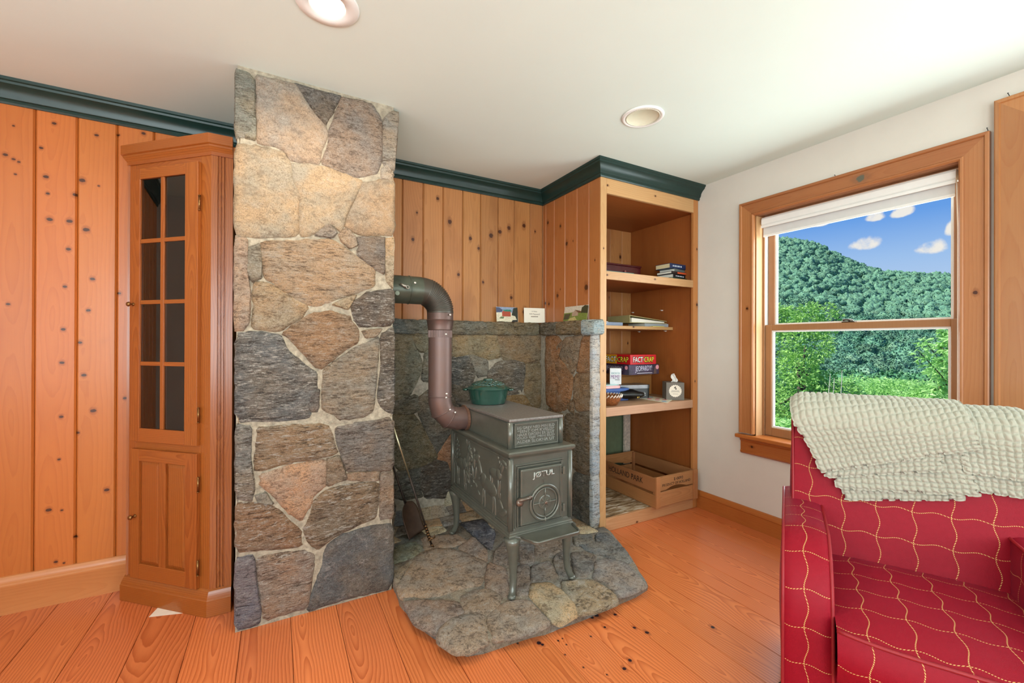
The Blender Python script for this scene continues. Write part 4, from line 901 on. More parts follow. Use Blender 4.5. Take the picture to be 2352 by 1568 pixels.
bpart('shelf', worn, 1.7945, 2.6055, BY + .001, BY + .03, .716, .772, .004)
bpart('shelf', worn, BX0 + .035, 2.640, BY + .03, BYB, .722, .771)
bpart('bottom_panel', worn2, BX0 + .035, 2.640, BY + .02, BYB, .060, .079)
bpart('toe_board', wood('toe_board_pine', (.56, .29, .135, 1), (.42, .17, .06, 1), spacing=.012, amp=.3, along=0, across=2, contrast=.5, rough=.6, blot=.3, knots=[(-.03, -.14, .008)]), 1.7945, 2.6055, BY + .0005, BY + .02, .0005, .0795)
pin = plain('shelf_pin_white', '#ece6dc', .4)
for (y, z) in ((2.562, 1.270), (2.29, 1.270), (2.635, 1.434), (2.326, 1.432)):
    MB().tube([(2.641, y, z), (2.625, y, z)], .0035, 8).box(2.618, 2.639, y - .006, y + .006, z + .001, z + .004).obj('shelf_pin', pin, bk)
# boards that line the outside of the case above the ledge
ys = [2.669, 2.629, 2.521, 2.389, 2.254, 2.132, 2.021]
for i in range(6):
    b, a = ys[i], ys[i + 1]; cy = (a + b) / 2; z0, z1 = 1.315, 2.21; cz = (z0 + z1) / 2; ks = []
    for (x, y, r) in kret:
        qq = onX((x, y), 1.745)
        if a - .003 < qq.y < b + .003: ks.append((qq.y - cy, qq.z - cz, r))
    m = wood('pine_return_%d' % i, (0.4346, 0.1574, 0.0433, 1), (0.3198, 0.09053, 0.01889, 1), spacing=.016, amp=.35, along=2, across=1, contrast=.42, rough=.38, var=.14, knots=ks, coat=.12, streak=.16, blot=.18)
    e = .006; X0 = 1.7450; X1 = 1.7650
    MB().prism([(X1, a + .0008), (X0 + e, a + .0008), (X0, a + e), (X0, b - e), (X0 + e, b - .0008), (X1, b - .0008)], 'z', z0, z1).obj('board', m, bk, origin=(1.755, cy, cz))
# bare wall strip seen at the back of the lowest bay
bpart('corner_strip', plain('chipped_white_paint', '#cdbfae', .7, var=.3, scale=60), 2.555, 2.622, 2.650, 2.668, .08, .72)

# ================================================================== things on the bookcase shelves
def rpts(c, w, d, ang):
    ca, sa = math.cos(ang), math.sin(ang)
    return [(c[0] + ca * x - sa * y, c[1] + sa * x + ca * y) for x, y in ((-w / 2, -d / 2), (w / 2, -d / 2), (w / 2, d / 2), (-w / 2, d / 2))]
def rb(name, mat, c, w, d, z0, z1, ang, par=None, bevel=.001): return MB().prism(rpts(c, w, d, ang), 'z', z0, z1).obj(name, mat, par, bevel=bevel)
paper = plain('page_edges', '#d9c79c', .8, var=.08, scale=200); paper_w = plain('page_edges_white', '#e6e0cf', .8, var=.06, scale=200)
def book(label, c, w, d, z0, h, ang, cover, pages=None, spine=None, group=None, name='book', tilt=0):
    """closed book: w = along the spine, d = spine to fore edge; spine faces local -y"""
    t = thing(name, label, 'book', (c[0], c[1], z0), ang, group)
    cm_ = plain('cover_' + cover, cover, .45, var=.05)
    e = .0025
    MB().box(-w / 2, w / 2, -d / 2, d / 2, 0, e).obj('cover', cm_, t, local=True, bevel=.0006, seg=1)
    MB().box(-w / 2, w / 2, -d / 2, d / 2, h - e, h).obj('cover', cm_, t, local=True, bevel=.0006, seg=1)
    MB().box(-w / 2, w / 2, -d / 2 - .0005, -d / 2 + e, 0, h).obj('spine', cm_, t, local=True, bevel=.0006, seg=1)
    MB().box(-w / 2 + .003, w / 2 - .003, -d / 2 + e, d / 2 - .004, e, h - e).obj('pages', pages or paper, t, local=True)
    if spine:
        text_obj('spine_lettering', spine[0], plain('ink_' + spine[1], spine[1], .5), t, (0, -d / 2 - .0006, h / 2), (1, 0, 0), (0, 0, 1), height=h * .5, width=w * spine[2], extrude=.0004, local=True)
    return t
# top shelf: lidded wooden box with a drawer knob
maho = plain('mahogany_lacquer', '#4c1418', .2, var=.2, scale=25, coat=.4)
Z1 = 1.6245
q = onY((1475, 614), 2.30)
jb = thing('jewellery_box', 'dark red lacquered wooden box with a small knob on the top shelf', 'box', (q.x - .17, 2.37, Z1))
MB().box(q.x - .34, q.x - .006, 2.31, 2.44, Z1 + .001, Z1 + .115).obj('body', maho, jb, bevel=.002)
MB().box(q.x - .346, q.x, 2.304, 2.446, Z1 + .115, Z1 + .128).obj('lid', maho, jb, bevel=.004)
MB().box(q.x - .346, q.x, 2.304, 2.446, Z1 + .0005, Z1 + .012).obj('base', maho, jb, bevel=.003)
MB().lathe([(.004, 0), (.004, .005), (.009, .009), (.009, .013), (.002, .017)], (onY((1434, 609), 2.31).x, 2.31, Z1 + .075), 16, (0, -1, 0)).obj('knob', plain('knob_pink', '#9c5a55', .25), jb, smooth=True)
q = onY((1467, 625), 2.12)
book('thin white catalogue lying flat in front of the red lacquered box, lower one', (q.x - .14, 2.19), .27, .15, Z1 + .0005, .016, -.03, '#e9e3d6', paper_w)
book('thin teal magazine lying on the white catalogue on the top shelf', (q.x - .17, 2.185), .24, .14, Z1 + .017, .010, -.02, '#2f7f78', paper_w)
# stack of paperbacks, spines to the right
bc = onY((1541, 630), 2.16)
ang = .30
stk = [('thick dark green book at the bottom of the stack on the top shelf', '#173a2c', .026, .20, .14, .00, None), ('black paperback second from the bottom of the top shelf stack', '#17161a', .026, .195, .135, .01, None),
       ('black paperback with an orange band in the middle of the top shelf stack', '#2a1d1a', .018, .185, .13, -.01, None), ('slim grey green book fourth up the top shelf stack', '#66716f', .020, .18, .125, .02, None), ('navy blue book on top of the top shelf stack', '#1f2f55', .034, .19, .13, -.02, None)]
z = Z1 + .0005
SA = bc.x + .02
for i, (lab, col, h, w, d, j, sp_) in enumerate(stk):
    # the short end faces the room on the left, the spine faces right-front
    t = book(lab, (SA + .0 + j, 2.165 + .01 * (i % 2)), w * .92, d, z, h, .10 + j * 3, col, paper if i in (0, 4) else paper_w, None, 'books stacked on the top shelf')
    if i in (0, 1, 4):                      # unreadable spine print
        m = MB()
        for k in range(6): m.box(-w * .30 + k * w * .09, -w * .30 + k * w * .09 + w * (.05 + .02 * (k % 2)), -d / 2 - .0010, -d / 2 - .0004, h * .34, h * .66)
        m.obj('spine_print', plain('ink_silver', '#c9d2de', .5), t, local=True)
    if i == 2: MB().box(-w * .1, w * .46, -d / 2 - .0012, -d / 2 - .0004, .003, h - .003).obj('spine_band', plain('band_orange', '#d9572c', .5), t, local=True)
    z += h + .0004
# middle shelf: binder, books, papers
Z2 = 1.2992
book('flat grey hardback under the open binder on the narrow shelf', (2.50, 2.345), .24, .18, Z2 + .0005, .024, -.04, '#9aa0a4', paper_w)
bn = thing('ring_binder', 'tan ring binder lying open edge out on the narrow shelf', 'binder', (2.35, 2.36, Z2 + .0255), -.02)
tan = plain('binder_tan', '#a59d6b', .55, var=.05)
MB().box(-.125, .245, -.11, .13, 0, .004).obj('back_cover', tan, bn, local=True)
MB().add([(-.125, -.11, .05), (-.125, .13, .05), (.245, .13, .016), (.245, -.11, .016), (-.125, -.11, .054), (-.125, .13, .054), (.245, .13, .020), (.245, -.11, .020)], [(0, 1, 2, 3), (7, 6, 5, 4), (0, 3, 7, 4), (1, 0, 4, 5), (2, 1, 5, 6), (3, 2, 6, 7)]).obj('front_cover', tan, bn, local=True)
MB().box(-.129, -.125, -.11, .13, 0, .054).obj('spine', tan, bn, local=True)
MB().add([(-.10, -.10, .004), (-.10, .12, .004), (.23, .12, .004), (.23, -.10, .004), (-.10, -.10, .036), (-.10, .12, .036), (.23, .12, .014), (.23, -.10, .014)], [(0, 1, 2, 3), (7, 6, 5, 4), (0, 3, 7, 4), (1, 0, 4, 5), (2, 1, 5, 6), (3, 2, 6, 7)]).obj('pages', paper_w, bn, local=True)
book('slate blue ring bound notebook lying left of the binder', (2.07, 2.33), .17, .15, Z2 + .0005, .024, .05, '#7a8699', paper_w)
pk = MB()
for k in range(5): pk.prism(rpts((1.90 + .006 * k, 2.34), .16, .20, .12 * k - .2), 'z', Z2 + .0005 + .006 * k, Z2 + .0055 + .006 * k)
tag(pk.obj('paper_stack', plain('loose_paper', '#ddd8d2', .8, var=.04)), 'loose stack of white papers at the left end of the narrow shelf', 'paper')
tag(rb('notepad', plain('yellow_pad', '#d8cf6a', .7), (2.49, 2.245), .12, .03, Z2 + .0003, Z2 + .004, 0, bevel=0), 'thin yellow notepad sticking out under the grey hardback', 'notepad')
# game shelf
Z3_ = .7712
def lettering(par, s, col, o, ex, h, w, ey=(0, 0, 1), ext=.0006, bold=.0, name='lettering'): return text_obj(name, s, plain('print_' + col, col, .5), par, o, ex, ey, height=h, width=w, extrude=ext, bold=bold)
tin = thing('game_tin', 'round cornered grey metal tin with script lettering on the game shelf', 'tin', (2.33, 2.33, Z3_))
def rrect(c, w, d, r, ang, n=5):
    P = []
    for (sx, sy, a0) in ((1, 1, 0), (-1, 1, 90), (-1, -1, 180), (1, -1, 270)):
        for k in range(n + 1):
            a = math.radians(a0 + 90 * k / n); P.append((sx * (w / 2 - r) + r * math.cos(a), sy * (d / 2 - r) + r * math.sin(a)))
    ca, sa = math.cos(ang), math.sin(ang)
    return [(c[0] + ca * x - sa * y, c[1] + sa * x + ca * y) for x, y in P]
steel = plain('brushed_tin', '#8e8f90', .3, .7, var=.1); dkt = plain('dark_tin', '#4a4c4c', .4, .5, var=.1)
TC, TA = (2.31, 2.345), -.30
o = MB().prism(rrect(TC, .25, .17, .03, TA), 'z', Z3_ + .0005, Z3_ + .075).obj('tin_body', dkt, tin); autosmooth(o)
o = MB().prism(rrect(TC, .254, .174, .031, TA), 'z', Z3_ + .075, Z3_ + .100).obj('tin_lid', steel, tin); autosmooth(o)
fx = Vector((math.cos(TA), math.sin(TA), 0)); fn = Vector((math.sin(TA), -math.cos(TA), 0))
lettering(tin, 'Trivial Pursuit', '#d8d8d4', Vector((TC[0], TC[1], Z3_ + .036)) + fn * .0852, fx, .030, .17)
lettering(tin, '90', '#c6cf5a', Vector((TC[0], TC[1], Z3_ + .045)) + fx * .126 + Vector((0, 0, 0)), -fn, .055, .07)
wbx = thing('wooden_box', 'small brown wooden box with swirling grain behind the tissue box', 'box', (2.46, 2.45, Z3_))
burl = wood('burl_wood', (.42, .19, .06, 1), (.20, .07, .018, 1), spacing=.006, amp=.5, along=2, across=0, contrast=1, rough=.35, sharp=.5)
MB().box(2.20, 2.60, 2.40, 2.52, Z3_ + .0005, Z3_ + .150).obj('body', burl, wbx, bevel=.003); MB().box(2.198, 2.602, 2.398, 2.522, Z3_ + .150, Z3_ + .178).obj('lid', burl, wbx, bevel=.004)
gz = Z3_ + .1785
purple = plain('box_dark_purple', '#2b2233', .4, var=.5, scale=22, c2='#4a3a55')
g1 = thing('game_box', 'dark purple trivia game box with slanted silver lettering under the red box', 'game box', (2.33, 2.35, gz), group='board game boxes')
MB().box(2.171, 2.471, 2.21, 2.50, gz + .0005, gz + .074).obj('box', purple, g1, bevel=.002)
lettering(g1, 'JEOPARDY!', '#c9c6d8', (2.315, 2.2098, gz + .040), (1, 0, .03), .048, .165, ext=.001)
MB().box(2.25, 2.40, 2.2085, 2.2099, gz + .010, gz + .013).obj('print_line', plain('print_#e8e8ee', '#e8e8ee', .5), g1)
MB().lathe([(.016, 0), (.016, .0012)], (2.452, 2.2099, gz + .052), 20, (0, -1, 0)).obj('round_badge', plain('badge_pink', '#d9949c', .5), g1)
MB().prism([(2.415, gz + .004), (2.445, gz + .004), (2.441, gz + .034), (2.434, gz + .040), (2.436, gz + .052), (2.430, gz + .060), (2.424, gz + .052), (2.426, gz + .040), (2.418, gz + .034)], 'y', 2.2085, 2.2099).obj('host_print', plain('print_suit', '#5b4640', .6), g1)
lettering(g1, 'JEOPARDY!', '#9f9cae', (2.1706, 2.36, gz + .040), (0, -1, 0), .040, .17, ext=.001)
MB().lathe([(.014, 0), (.014, .0012)], (2.1709, 2.235, gz + .052), 20, (-1, 0, 0)).obj('round_badge', MATS['badge_pink'], g1)
gz2 = gz + .0745
redm = plain('box_red', '#c01a20', .35, var=.06); yel = plain('box_yellow', '#d7a528', .35, var=.06)
g2 = thing('game_box', 'red trivia game box with white and yellow lettering on top of the stack', 'game box', (2.31, 2.34, gz2), group='board game boxes')
MB().box(2.174, 2.43, 2.20, 2.47, gz2 + .0005, gz2 + .070).obj('box', redm, g2, bevel=.002)
MB().box(2.1728, 2.1742, 2.335, 2.465, gz2 + .003, gz2 + .068).obj('yellow_panel', yel, g2)
blk = '#1a1512'
for (o_, ex_, w_) in (((2.303, 2.1992, gz2 + .035), (1, 0, 0), .205), ((2.1722, 2.335, gz2 + .035), (0, -1, 0), .24)):
    ov, ev_ = Vector(o_), Vector(ex_); nn = ev_.cross(Vector((0, 0, 1)))
    for (s_, col, du, ww) in (('FACT', '#f2efe6', -.27, .46), ('CRAP', '#e2d32e', .26, .46)):
        lettering(g2, s_, blk, ov + ev_ * (du * w_), ev_, .046, w_ * ww * 1.04, bold=.05, name='lettering_outline')
        lettering(g2, s_, col, ov + ev_ * (du * w_) + nn * .0007, ev_, .038, w_ * ww, bold=.01)
    MB().lathe([(.006, 0), (.006, .0015)], ov - ev_ * .001, 12, nn).obj('small_or_dot', plain('dot_teal', '#3f9a7c', .5), g2)
# blue box, pink lid box, white card cube
bb = thing('blue_box', 'flat blue cardboard box on the game shelf under the pink lid', 'box', (2.06, 2.30, Z3_))
MB().prism(rpts((2.07, 2.32), .24, .17, -.10), 'z', Z3_ + .0005, Z3_ + .066).obj('box', plain('blue_card', '#23427c', .45), bb, bevel=.003); MB().prism(rpts((2.07, 2.32), .246, .176, -.10), 'z', Z3_ + .066, Z3_ + .088).obj('lid', plain('blue_card_lid', '#2f5596', .45), bb, bevel=.003)
pz = Z3_ + .0885
pl_ = thing('plastic_container', 'pale pink plastic lid container resting on the blue box', 'container', (2.0, 2.30, pz))
o = MB().prism(rrect((2.03, 2.31), .20, .15, .03, -.05), 'z', pz, pz + .020).obj('tray', plain('pink_plastic', '#f0b7b4', .35), pl_, bevel=.003); autosmooth(o)
o = MB().prism(rrect((2.03, 2.31), .19, .14, .03, -.05), 'z', pz + .020, pz + .028).obj('lid', plain('mint_plastic', '#b9dcd8', .35), pl_, bevel=.003); autosmooth(o)
mz = pz + .0285
mc = thing('card_game_box', 'small white card game cube with teal and purple lettering', 'game box', (1.965, 2.25, mz), group='board game boxes')
MA = -.68; mcen = onY((1413, 855), 2.27)
o = MB().prism(rpts((mcen.x, mcen.y), .078, .078, MA), 'z', mz, mz + .112).obj('box', plain('white_box', '#e9ecec', .4), mc, bevel=.0015)
mx_ = Vector((math.cos(MA), math.sin(MA), 0)); mn = Vector((math.sin(MA), -math.cos(MA), 0)); mo = Vector((mcen.x, mcen.y, mz)) + mn * .0392
lettering(mc, 'WHAT DO YOU', '#3c9aa0', mo + Vector((0, 0, .078)), mx_, .011, .060); lettering(mc, 'MEME?', '#7c1f7e', mo + Vector((0, 0, .052)), mx_, .026, .062)
MB().obox(mo + mx_ * .012 + Vector((0, 0, .032)), mx_ * .016, mn * .0004, Vector((0, 0, .002))).obj('small_print', plain('print_grey', '#555a60', .5), mc)
# tissue box
tb = onY((1546, 897), 2.12); TA2 = -.62; tz = Z3_
ts = thing('tissue_box', 'grey cube tissue box with a round scalloped white label', 'tissue box', (tb.x, tb.y, tz))
MB().prism(rpts((tb.x, tb.y), .124, .118, TA2), 'z', tz + .0005, tz + .126).obj('box', plain('tissue_grey', '#6e675c', .6, var=.05), ts, bevel=.002)
tx = Vector((math.cos(TA2), math.sin(TA2), 0)); tn = Vector((math.sin(TA2), -math.cos(TA2), 0)); to = Vector((tb.x, tb.y, tz + .066)) + tn * .0592
m = MB(); P = []
for k in range(96):
    a = 2 * PI * k / 96; r = .043 + .0022 * math.cos(a * 20); P.append(to + tx * (r * math.cos(a)) + Vector((0, 0, r * math.sin(a))))
m.add(P + [p + tn * .0008 for p in P], [tuple(range(96)), tuple(range(96, 192))] + [(i, (i + 1) % 96, 96 + (i + 1) % 96, 96 + i) for i in range(96)]).obj('scalloped_label', plain('label_cream', '#eadfcb', .6), ts)
m = MB()                                    # small figure mark and two lines of print
m.ell(to + tn * .001 + Vector((0, 0, .026)), tx * .005, tn * .0006, Vector((0, 0, .006))).ell(to + tn * .001 + tx * .004 + Vector((0, 0, .015)), tx * .006, tn * .0006, Vector((0, 0, .005))).ell(to + tn * .001 - tx * .007 + Vector((0, 0, .022)), tx * .003, tn * .0006, Vector((0, 0, .004)))
for (zz_, ww) in ((.002, .026), (-.006, .030), (-.022, .018)): m.obox(to + tn * .001 + Vector((0, 0, zz_)), tx * ww, tn * .0004, Vector((0, 0, .0009)))
m.obj('label_print', plain('label_ink', '#4a4038', .6), ts)
m = MB(); tc_ = Vector((tb.x, tb.y, tz + .126))
def tis(u, v): return tc_ + tx * ((u - .5) * .05 * (1 - v * .3) + .012 * v + .01 * math.sin(v * 5)) + tn * (.012 * math.sin(u * 9 + v * 3)) + Vector((0, 0, -.004 + v * (.045 + .02 * math.sin(u * PI))))
o = m.grid(tis, 14, 10).obj('tissue', plain('tissue_white', '#f1ece4', .8), ts, smooth=True); o.modifiers.new('solid', 'SOLIDIFY').thickness = .001
# polka dot card, black pouch, woven basket
pd = thing('polka_dot_card', 'cream card with coloured polka dots lying at the shelf edge', 'card', (2.33, 2.10, Z3_))
pp = [onZ(p, Z3_ + .002) for p in ((1466, 914), (1532, 925), (1544, 918), (1480, 907))]
MB().prism([(p.x, p.y) for p in pp], 'z', Z3_ + .0003, Z3_ + .003).obj('card', plain('dot_card', '#e9e0c6', .6), pd)
for k, (a, b, col) in enumerate(((.12, .3, '#3a9a78'), (.3, .75, '#3f7fa8'), (.35, .25, '#d8326a'), (.55, .7, '#c24a4a'), (.62, .3, '#d2607a'), (.8, .7, '#b3405a'), (.86, .25, '#4a98c8'), (.15, .8, '#6aa0a0'))):
    c = pp[0].lerp(pp[1], a).lerp(pp[3].lerp(pp[2], a), b); MB().lathe([(.017, 0), (.017, .0006)], (c.x, c.y, Z3_ + .003), 20).obj('dot', plain('dot_' + col, col, .5), pd)
ph = thing('leather_pouch', 'black leather pouch with gold lettering lying on the game shelf', 'pouch', (2.11, 2.15, Z3_))
pc = onZ((1444, 921), Z3_); leather = plain('black_leather', '#15130f', .35, var=.3, bmp=.3, bscale=60)
u = Vector((.80, -.60, 0)); w_ = Vector((.60, .80, 0)); m = MB(); ring = []
def pouch(s_, t):
    x = (s_ - .5) * .24; prof = (1 - abs(2 * s_ - 1) ** 3) ** .5; a = 2 * PI * t
    return Vector((pc.x, pc.y, Z3_ + .043)) + w_ * .055 + u * x + w_ * (math.cos(a) * .062 * prof) + Vector((0, 0, math.sin(a) * (.042 - .014 * s_) * prof + .004 * math.sin(x * 60) * prof * max(0, math.sin(a))))
m.grid(pouch, 16, 20).obj('pouch', leather, ph, smooth=True)
MB().obox(Vector((pc.x, pc.y, Z3_ + .036)) + u * .062 + w_ * .003, u * .003, w_ * .0008, Vector((.0, 0, .014))).obox(Vector((pc.x, pc.y, Z3_ + .036)) + u * .072 + w_ * .006, u * .002, w_ * .0008, Vector((0, 0, .010))).obj('gold_print', plain('gold_print', '#c3a24a', .3, .6), ph)
MB().ell(Vector((pc.x, pc.y, Z3_ + .03)) - u * .075 - w_ * .004, u * .014, w_ * .010, Vector((0, 0, .020))).obj('brown_tab', plain('tan_leather', '#7a3d18', .45), ph, smooth=True)
bs = thing('wicker_basket', 'small brown basket with white lacing half hidden by the bookcase stile', 'basket', (1.93, 2.12, Z3_))
bcn = (1.905, 2.125)
MB().lathe([(.055, .0005), (.075, .03), (.088, .062), (.090, .068), (.084, .066), (.070, .03), (.05, .006)], (bcn[0], bcn[1], Z3_), 32).obj('bowl', plain('wicker', '#8b4f22', .6, var=.4, scale=90, bmp=.8, bscale=120), bs, smooth=True)
m = MB()
for k in range(26):
    a = 2 * PI * k / 26; d0 = Vector((math.cos(a), math.sin(a), 0)); d1 = Vector((math.cos(a + .16), math.sin(a + .16), 0))
    m.tube([Vector((*bcn, Z3_ + .055)) + d0 * .0875, Vector((*bcn, Z3_ + .071)) + d1 * .091, Vector((*bcn, Z3_ + .060)) + d1 * .080], .0035, 6)
m.obj('lacing', plain('white_lacing', '#e6e0d2', .7), bs, smooth=True)

# ---- slatted fruit crate
cr = thing('wooden_crate', 'slatted wooden fruit crate with black stencilled lettering on the bookcase floor', 'crate', (2.41, 2.30, .08))
crm = wood('crate_wood', (.42, .18, .062, 1), (.26, .09, .026, 1), spacing=.009, amp=.3, along=1, across=2, contrast=.5, rough=.65, blot=.3)
crm2 = wood('crate_wood_end', (.46, .21, .080, 1), (.30, .115, .036, 1), spacing=.010, amp=.3, along=0, across=2, contrast=.6, rough=.65, blot=.3, knots=[(-.12, -.02, .009)])
K0, K1, KY0, KY1, KZ = 2.195, 2.602, 1.985, 2.60, .0796
def kp(name, m, x0, x1, y0, y1, z0, z1): return MB().box(x0, x1, y0, y1, z0, z1).obj(name, m, cr, bevel=.0012, seg=1, origin=((x0 + x1) / 2, (y0 + y1) / 2, (z0 + z1) / 2))
for x0, x1 in ((K0, K0 + .010), (K1 - .010, K1)):
    kp('side_slat', crm, x0, x1, KY0 + .006, KY1 - .006, KZ + .004, KZ + .088); kp('side_slat', crm, x0, x1, KY0 + .006, KY1 - .006, KZ + .106, KZ + .200)
for y0, y1 in ((KY0 + .006, KY0 + .018), (KY1 - .018, KY1 - .006)):
    kp('end_board', crm2, K0 + .010, K1 - .010, y0, y1, KZ + .004, KZ + .100)
    n = 16; topb = [(K0 + .010, KZ + .110)] + [(K0 + .10 + (K1 - K0 - .20) * k / n, KZ + .110 + .020 * math.sin(PI * k / n)) for k in range(n + 1)] + [(K1 - .010, KZ + .110), (K1 - .010, KZ + .203), (K0 + .010, KZ + .203)]
    MB().prism(topb, 'y', y0, y1).obj('end_board', crm2, cr, origin=((K0 + K1) / 2, y0, KZ + .16))
for x0, x1 in ((K0 - .002, K0 + .036), (K1 - .036, K1 + .004)):
    kp('batten', crm, x0, x1, KY0 - .006, KY0 + .006, KZ + .002, KZ + .208)
for x0, x1 in ((K0 + .010, K0 + .030), (K1 - .030, K1 - .010)):
    for y0, y1 in ((KY0 + .018, KY0 + .036), (KY1 - .036, KY1 - .018)): kp('corner_post', crm, x0, x1, y0, y1, KZ + .004, KZ + .198)
kp('base_board', crm, K0 + .004, K1 - .004, KY0 + .02, KY1 - .02, KZ, KZ + .006)
ink = '#2a1c14'
lettering(cr, 'HOLLAND PARK', ink, (K0 - .0003, 2.27, KZ + .157), (0, -1, 0), .040, .34)
lettering(cr, 'E-0093', ink, (2.42, KY0 + .0057, KZ + .172), (1, 0, 0), .020, .09); lettering(cr, 'PRODUCT OF HOLLAND', ink, (2.40, KY0 + .0057, KZ + .143), (1, 0, 0), .018, .28)

# ---- cards standing on the stone ledge
def card(name, label, c, w, h, face_n, lean, prints, base='#f1ead8'):
    fnv = Vector(face_n).normalized(); ex = Vector((0, 0, 1)).cross(fnv).normalized(); upv = (Vector((0, 0, 1)) * math.cos(lean) - fnv * math.sin(lean)).normalized(); nv = ex.cross(upv)
    t = thing(name, label, 'card', c); c = Vector(c)
    if nv.dot(fnv) < 0: nv = -nv
    MB().obox(c + upv * (h / 2 + .0005), ex * w / 2, upv * h / 2, nv * .0006).obj('sheet', plain('card_' + base, base, .6, var=.02), t)
    for k, (pname, col, P) in enumerate(prints):
        lift = .0008 + .0003 * k
        pts = [c + upv * (.0005 + h * b) + ex * (w * (a - .5)) + nv * lift for a, b in P]; q_ = [p + nv * .0002 for p in pts]; n_ = len(pts)
        MB().add(pts + q_, [tuple(range(n_)), tuple(range(n_, 2 * n_))] + [(i, (i + 1) % n_, n_ + (i + 1) % n_, n_ + i) for i in range(n_)]).obj(pname, plain('ink_' + col, col, .5, var=.3, scale=150), t)
    return t, ex, upv, nv
LZ = 1.324
q0, q1 = onY((1140, 742), 2.635), onY((1188, 742), 2.635)
card('photo_card', 'photo postcard of a red house with a green roof on the stone ledge', ((q0.x + q1.x) / 2, 2.625, LZ), q1.x - q0.x, .105, (-.05, -1, 0), .14,
     [('sky_print', '#8d9cb4', [(0, .6), (1, .6), (1, 1), (0, 1)]), ('snow_print', '#d8d0b4', [(0, 0), (1, 0), (1, .62), (0, .62)]), ('hill_print', '#49506a', [(0, .62), (.25, .66), (.3, .8), (.15, .95), (0, .97)]), ('house_print', '#a8492f', [(.26, .36), (.66, .36), (.66, .72), (.36, .78), (.26, .66)]),
      ('roof_print', '#2f7f6c', [(.30, .82), (.38, .70), (.72, .70), (.66, .84)]), ('tree_print', '#2b3226', [(.70, .45), (.86, .40), (.98, 0), (1, 1), (.80, .95)]), ('rock_print', '#23241f', [(.68, 0), (.98, 0), (.96, .14), (.74, .12)]), ('bush_print', '#6a7a52', [(.12, .22), (.3, .2), (.36, .34), (.2, .34)])])
q0, q1 = onY((1217, 742), 2.638), onY((1265, 742), 2.638)
t, ex, upv, nv = card('note_card', 'white card printed with a few lines of text on the stone ledge', ((1.605 + 1.735) / 2 - .015, 2.640, LZ), .165, .108, (-.18, -1, 0), .05, [])
co = Vector(t.location)
ik = plain('ink_brown', '#6a5a44', .6)
text_obj('lettering', '- In Home -', ik, t, co + upv * .084 + nv * .0008, ex, upv, height=.010, width=.052, extrude=.0003); text_obj('lettering', 'WiFi Password', ik, t, co + upv * .064 + nv * .0008, ex, upv, height=.012, width=.082, extrude=.0003)
m = MB()
for k in range(9): m.obox(co + upv * .045 + ex * ((k - 4) * .0062) + nv * .001, ex * .0024, upv * .003, nv * .0002)
m.obj('smudged_print', ik, t)
card('photo_card', 'photo postcard of a hillside house leaning at the corner of the ledge', (1.712, 2.235, LZ), .235, .098, (-1, -.06, 0), .16,
     [('sky_print', '#c3b7a4', [(0, .55), (1, .55), (1, 1), (0, 1)]), ('meadow_print', '#6f7a36', [(0, 0), (1, 0), (1, .62), (0, .55)]), ('tree_print', '#3c3a22', [(.72, .5), (1, .45), (1, .95), (.86, 1), (.74, .85)]), ('wood_print', '#4d4630', [(0, .1), (.22, .12), (.3, .5), (.05, .48)]), ('house_print', '#a58a74', [(.36, .30), (.62, .32), (.62, .55), (.48, .72), (.36, .52)]), ('roof_print', '#6d4a30', [(.46, .74), (.72, .62), (.74, .5), (.62, .52)]), ('path_print', '#b3a066', [(.2, 0), (.6, 0), (.5, .26), (.3, .18)])], '#e6dfcc')
# ================================================================== cast iron stove
SZ = .053
enamel = plain('grey_green_enamel', (.128, .128, .100, 1), .30, .25, var=.10, scale=18, spec=.5, coat=.3, bmp=.06, bscale=160)
enamel_t = plain('stove_top_iron', (.24, .215, .19, 1), .42, .45, var=.25, scale=120, bmp=.25, bscale=300)
worn_en = plain('worn_enamel', (.40, .40, .35, 1), .35, .5, var=.15, scale=60)
bolt_m = plain('worn_steel', '#8a7668', .35, .8, var=.15)
stv = thing('wood_stove', 'grey green cast iron box wood stove with relief sides on four legs', 'stove', (1.07, 1.99, SZ))
X0, X1, Y0, Y1, ZB, ZT = .908, 1.232, 1.645, 2.345, .330, .672
MB().box(X0, X1, Y0, Y1, ZB, ZT).obj('body', enamel, stv, bevel=.003)
# base moulding that sweeps out round the bottom
def ringpath(x0, x1, y0, y1): return [(x0, y0), (x1, y0), (x1, y1), (x0, y1)]
def rim(prof, x0, x1, y0, y1, name, mat, par):   # prof: (outset, z) closed section swept round a rectangle, mitred
    k = len(prof); vs = []; cs = [(-1, -1, x0, y0), (1, -1, x1, y0), (1, 1, x1, y1), (-1, 1, x0, y1)]
    for (sx, sy, x, y) in cs:
        for (o, z) in prof: vs.append((x + sx * o, y + sy * o, z))
    fs = [(i * k + j, i * k + (j + 1) % k, ((i + 1) % 4) * k + (j + 1) % k, ((i + 1) % 4) * k + j) for i in range(4) for j in range(k)]
    o = MB().add(vs, fs).obj(name, mat, par); return autosmooth(o, .7)
rim([(-.01, .306), (.010, .306), (.014, .312), (.014, .320), (.010, .324), (.010, .330), (.006, .334), (.006, .342), (.002, .350), (-.01, .350)], X0, X1, Y0, Y1, 'base_moulding', enamel, stv)
rim([(-.03, .660), (.004, .660), (.008, .668), (.016, .674), (.020, .680), (.020, .688), (.015, .693), (-.03, .693)], X0, X1, Y0, Y1, 'top_moulding', enamel, stv)
MB().box(X0 - .012, X1 + .012, Y0 - .012, Y1 + .012, .684, .694).obj('top_plate', enamel, stv, bevel=.003)
for (x, y) in ((X0, Y0), (X1, Y0), (X0, Y1), (X1, Y1)):
    MB().lathe([(.013, .345), (.013, .662)], (x, y, 0), 16).obj('corner_column', enamel, stv, smooth=True)
